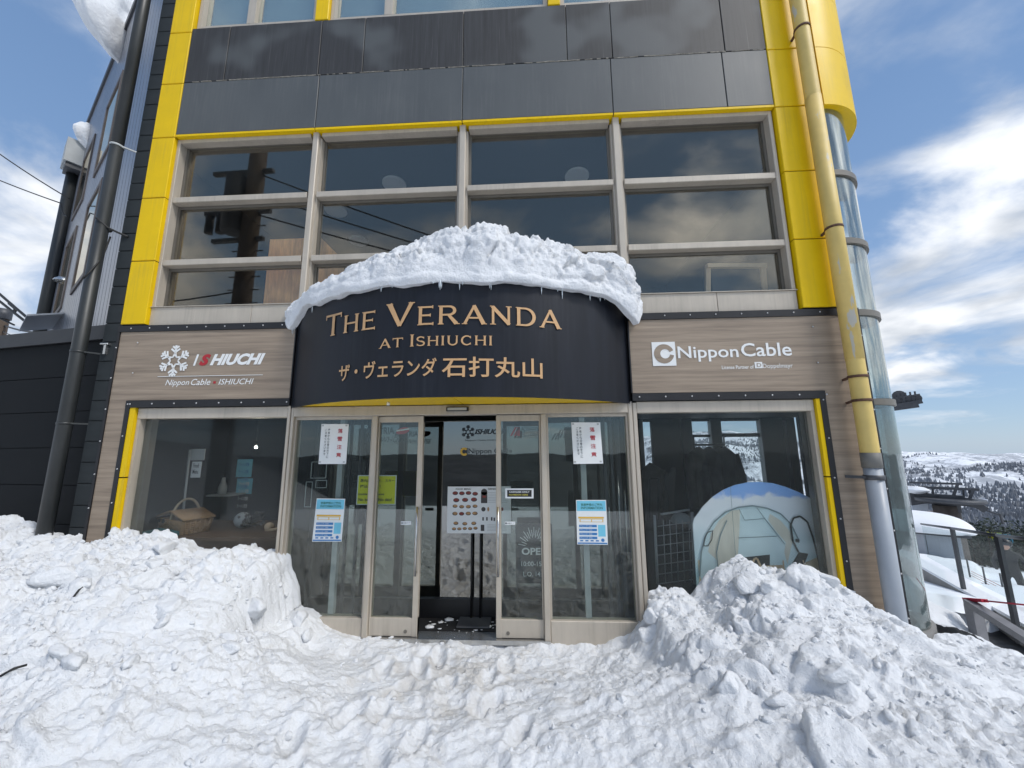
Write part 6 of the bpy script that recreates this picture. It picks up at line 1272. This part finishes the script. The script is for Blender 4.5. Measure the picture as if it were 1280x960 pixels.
# hut with a rounded snow roof
q = FD(1165, 705, 24); HZ = q.z
t = thing('lift_hut', 'pale grey panelled hut under a thick rounded snow roof by the lift', 'hut', (q.x, q.y, HZ))
dh = Vector((math.cos(R_(-38)), math.sin(R_(-38)), 0)); nh = Vector((-dh.y, dh.x, 0)); e = FD(1182, 700, 24); hc = q + nh * 1.2 - dh * 1.0; top_z = FD(1165, 668, 24).z
for k in range(4):
    mb = MB(); c = hc - nh * 1.2 + dh * (-1.5 + k * .98); mb.obox((c.x, c.y, (HZ - .6 + top_z) / 2), dh * .48, nh * .03, (0, 0, (top_z - HZ + .6) / 2)); mb.build('wall_panel', 'pipe_pale', t)
mb = MB(); mb.obox((hc.x, hc.y, (HZ - .6 + top_z) / 2), dh * 1.95, nh * 1.15, (0, 0, (top_z - HZ + .58) / 2)); mb.build('wall', 'concrete', t)
mb = MB(); mb.obox((hc.x, hc.y, top_z + .05), dh * 2.2, nh * 1.45, (0, 0, .05)); mb.build('roof', 'steel_dark', t)
mb = MB(); bm = bmesh.new(); bmesh.ops.create_icosphere(bm, subdivisions=4, radius=1); co = [v.co.copy() for v in bm.verts]; fs = [tuple(v.index for v in f.verts) for f in bm.faces]; bm.free()
def sq(v, p=.55): return math.copysign(abs(v) ** p, v)
mb.add([Vector((hc.x, hc.y, top_z + .10)) + dh * (2.5 * sq(v.x)) + nh * (1.7 * sq(v.y)) + Vector((0, 0, (.62 * sq(v.z, .8) if v.z > 0 else .05 * v.z))) for v in co], fs, True); mb.build('roof_snow', 'snow_smooth', t)
# lift terminal
D = 30.; base = FD(1196, 706, D); tp_ = FD(1190, 632, D)
t = thing('lift_terminal', 'dark steel chairlift terminal on a thick pillar with long arms', 'chairlift', (base.x, base.y, base.z))
MB().tube([(base.x, base.y, base.z - 1.5), (base.x, base.y, tp_.z)], [.55, .48], 14).build('pillar', 'lift_rust', t); b2 = FD(1172, 640, D + 3); MB().tube([(b2.x, b2.y, b2.z - 4), b2], .45, 12).build('pillar', 'lift_rust', t)
def seg(p, q_, w_, d_, nm, m='steel_dark'): MB().bar(FD(*p, D), FD(*q_, D), w_, d_).build(nm, m, t)
seg((1146, 622), (1206, 626), .35, .5, 'deck'); seg((1176, 629), (1200, 630), .55, .8, 'bullwheel_housing'); seg((1196, 625), (1222, 630), .30, .4, 'deck'); seg((1218, 629), (1233, 638), .22, .3, 'arm_end')
seg((1137, 603), (1203, 605), .10, .10, 'gantry_beam'); seg((1148, 609), (1224, 612), .12, .12, 'gantry_beam'); seg((1197, 605), (1191, 622), .14, .12, 'strut'); seg((1217, 611), (1211, 626), .14, .12, 'strut')
for px in (1158, 1166, 1204, 1212): seg((px, 612 if px > 1200 else 611), (px + 1, 624), .05, .05, 'hanger')
seg((1233, 638), (1250, 644), .07, .07, 'cable_arm'); seg((1250, 642), (1254, 655), .07, .07, 'hanger')
mb = MB(); q = FD(1187, 627, D); mb.tube([q, q + Vector((0, 0, .16))], 1.25, 20); mb.build('bullwheel', 'steel_dark', t)
q = FD(1140, 618, D); mb = MB(); mb.prism([FD(1137, 616, D), FD(1147, 613, D), FD(1160, 628, D), FD(1140, 632, D)], (.8, 1.2, 0)); mb.build('cabin_roof', 'steel_dark', t); mb = MB(); mb.prism([FD(1140, 632, D), FD(1160, 629, D), FD(1160, 637, D), FD(1141, 639, D)], (.6, 1., 0)); mb.build('cabin_wall', 'pipe_pale', t)
q = FD(1142, 612, D); snow_lump(q, (.5, .6, .2), 21, (0, 0, 0), 'cabin_snow', 'rounded snow cap on the little lift cabin beside the curved glass')
# lift tower head with sheaves
D2 = 42.; a = FD(1108, 512, D2); t = thing('lift_tower', 'lift tower head with a row of sheave wheels beyond the curved glass', 'chairlift', (a.x, a.y, -6)); MB().tube([(a.x, a.y, -8), (a.x, a.y, a.z + .5)], [.45, .3], 12).build('mast', 'steel_dark', t)
MB().bar(FD(1106, 511, D2), FD(1148, 505, D2), .35, .5).build('walkway', 'steel_dark', t); MB().bar(FD(1112, 499, D2), FD(1150, 493, D2), .12, .12).build('hand_rail', 'steel_dark', t); MB().bar(FD(1140, 504, D2), FD(1153, 501.5, D2), .28, .3).build('arm', 'steel_dark', t)
for px in (1121, 1127, 1133, 1139, 1145):
    q = FD(px, 501 - (px - 1121) * .12, D2); v = ray(px, 500).normalized(); MB().tube([q, q + v * .18], .34, 12).build('sheave', 'steel_dark', t); MB().bar(q - Vector((0, 0, .6)), q + Vector((0, 0, .55)), .08, .08).build('stay', 'steel_dark', t)
q = FD(1124, 495, D2); MB().tube([q, q + ray(1124, 495).normalized() * .15], .42, 14).build('pulley', 'steel_dark', t)
# forest on the slope
def forest():
    r = random.Random(12); mb = MB(); tr = MB(); n = 0
    while n < 950:
        px, D = r.uniform(1190, 1340), r.uniform(31, 105); p = FD(px, 700, D); H = r.uniform(1.6, 3.8); z0 = gz(p.x, p.y) - .2; n += 1
        H *= .75; tr.tube([(p.x, p.y, z0 - .5), (p.x, p.y, z0 + H * .8)], [.07, .02], 4, False); W_ = H * r.uniform(.35, .6)
        for k in range(64):
            u = r.random(); a = r.uniform(0, 2 * PI); rr = W_ * math.sqrt(r.random()) * (1 - .75 * u); c = Vector((p.x + rr * math.cos(a), p.y + rr * math.sin(a), z0 + H * (.08 + .92 * u)))
            e1 = Vector((r.gauss(0, 1), r.gauss(0, 1), r.gauss(0, .6))).normalized() * r.uniform(.05, .14); e2 = Vector((r.gauss(0, 1), r.gauss(0, 1), r.gauss(0, .6))).normalized() * r.uniform(.04, .10)
            mb.add([c - e1, c - e2, c + e1, c + e2], [(0, 1, 2, 3)])
    o = mb.build('forest', 'pine', None, 'stuff'); tag(o, 'dark scrubby conifer wood on the slope beyond the terrace', 'forest'); tr.build('trunks', 'bark', o, 'stuff')
forest()
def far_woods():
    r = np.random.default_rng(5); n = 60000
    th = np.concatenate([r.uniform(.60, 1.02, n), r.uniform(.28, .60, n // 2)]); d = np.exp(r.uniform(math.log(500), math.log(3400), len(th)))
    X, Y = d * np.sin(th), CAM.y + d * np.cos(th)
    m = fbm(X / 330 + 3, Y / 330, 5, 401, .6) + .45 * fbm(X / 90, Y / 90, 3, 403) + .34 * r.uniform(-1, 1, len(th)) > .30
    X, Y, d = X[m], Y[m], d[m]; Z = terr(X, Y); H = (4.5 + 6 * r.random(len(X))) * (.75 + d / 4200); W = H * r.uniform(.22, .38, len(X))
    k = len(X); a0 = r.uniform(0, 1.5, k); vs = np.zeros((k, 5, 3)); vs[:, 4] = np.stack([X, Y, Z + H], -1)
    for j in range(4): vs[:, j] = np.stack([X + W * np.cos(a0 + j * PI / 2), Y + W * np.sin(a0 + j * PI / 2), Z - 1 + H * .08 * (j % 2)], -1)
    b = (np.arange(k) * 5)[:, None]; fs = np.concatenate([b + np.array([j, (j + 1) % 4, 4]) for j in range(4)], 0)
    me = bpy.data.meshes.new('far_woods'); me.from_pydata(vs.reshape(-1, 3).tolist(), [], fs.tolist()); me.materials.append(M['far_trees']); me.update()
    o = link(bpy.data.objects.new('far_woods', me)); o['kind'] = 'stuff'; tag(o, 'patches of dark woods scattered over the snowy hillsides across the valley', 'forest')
far_woods()
for k, (px, py, mt, lb) in enumerate(((1243, 671, 'paper_y', 'small yellow flag sheet beyond the balustrade'), (1256, 673, 'cyan', 'small turquoise flag sheet beyond the balustrade'))):
    q = FD(px, py, 34); t = thing('flag', lb, 'flag', tuple(q)); mb = MB(); mb.obox(q, (.20, -.18, 0), (.01, .01, 0), (0, 0, .22)); mb.build('cloth', mt, t); MB().tube([q + Vector((-.2, .18, .25)), q + Vector((-.2, .18, -2.2))], .03, 6).build('pole', 'steel_dark', t)
t = thing('safety_net', 'orange safety net on thin poles across the terrace snow', 'net', tuple(FD(1235, 745, 13)))
for px, py in ((1214, 728), (1234, 738), (1256, 747)): q = FD(px, py, 15.5); MB().tube([q - Vector((0, 0, .7)), q + Vector((0, 0, .55))], .018, 6).build('pole', 'steel_dark', t)
mb = MB()
for k in range(4): mb.tube([FD(1214, 728 + k * 2.6 - 14, 15.5), FD(1262, 738 + k * 3, 15.5)], .006, 4)
mb.build('mesh', 'net', t, 'stuff')

def person():
    D = 18.; q = FD(1273, 757, D); q.z = float(slope_h(np.array([q.x]), np.array([q.y]))[0]); S_ = 1.0; t = thing('person', 'skier in dark clothes with a dark helmet standing at the right edge', 'person', tuple(q))
    me = bpy.data.meshes.new('body'); V = [((0, 0, .95), .13), ((0, 0, 1.15), .15), ((0, 0, 1.38), .17), ((0, .01, 1.50), .075), ((0, .02, 1.62), .09), ((0, .02, 1.72), .08),
        ((-.19, 0, 1.42), .075), ((-.28, .02, 1.16), .06), ((-.24, -.15, .98), .05), ((.19, 0, 1.42), .075), ((.30, .02, 1.16), .06), ((.26, -.15, .98), .05),
        ((-.11, 0, .88), .11), ((-.14, -.05, .48), .085), ((-.15, .02, .08), .07), ((-.15, -.12, .05), .06), ((.11, 0, .88), .11), ((.15, -.04, .48), .085), ((.16, .03, .08), .07), ((.16, -.11, .05), .06)]
    E_ = [(0, 1), (1, 2), (2, 3), (3, 4), (4, 5), (2, 6), (6, 7), (7, 8), (2, 9), (9, 10), (10, 11), (0, 12), (12, 13), (13, 14), (14, 15), (0, 16), (16, 17), (17, 18), (18, 19)]
    me.from_pydata([v for v, _ in V], E_, []); o = bpy.data.objects.new('body', me); link(o, t); o.rotation_euler = (0, 0, R_(-50))
    sk = o.modifiers.new('skin', 'SKIN'); 
    for i, (_, r) in enumerate(V): me.skin_vertices[0].data[i].radius = (r, r * .85)
    me.skin_vertices[0].data[0].use_root = True; sb_ = o.modifiers.new('sub', 'SUBSURF'); sb_.levels = 1; sb_.render_levels = 2; me.materials.append(M['jacket'])
    mb = MB(); c = q + Vector((.01, .02, 1.70)); mb.sphere(c, (.125, .14, .13), 14, 8); mb.build('helmet', 'black', t); mb = MB(); f = (CAM - c); f.z = 0; f.normalize(); mb.sphere(c + f * .075 - Vector((0, 0, .07)), (.075, .075, .10), 12, 8); mb.build('face', 'skin', t)
    mb = MB(); s_ = Vector((-f.y, f.x, 0)); mb.obox(c + f * .13 - Vector((0, 0, .0)), s_ * .08, f * .02, (0, 0, .035)); mb.build('goggles', 'steel_dark', t)
    for k in (-1, 1): mb = MB(); b = q + s_ * .13 * k + Vector((0, 0, .03)); mb.bar(b - f * .8, b + f * .8, .10, .03); mb.build('ski', 'rope', t)
person()
# bits of twig and line lying in the snow
for k, (a, b, lb) in enumerate((((0, 848), (33, 834), 'dark cord lying on the snow at the lower left edge'), ((92, 748), (103, 736), 'short dark twig stuck in the left snow heap'))):
    def gp(px, py):
        d = ray(px, py); t_ = 1.2
        for _ in range(900):
            p = CAM + d * t_
            if p.z < hgt(p.x, p.y): break
            t_ += .006
        return p + Vector((0, 0, .012))
    solo(MB().tube([gp(*a), gp((a[0] + b[0]) / 2, (a[1] + b[1]) / 2) + Vector((0, 0, .01)), gp(*b)], .007, 6), 'twig', 'wire', lb, 'twig')
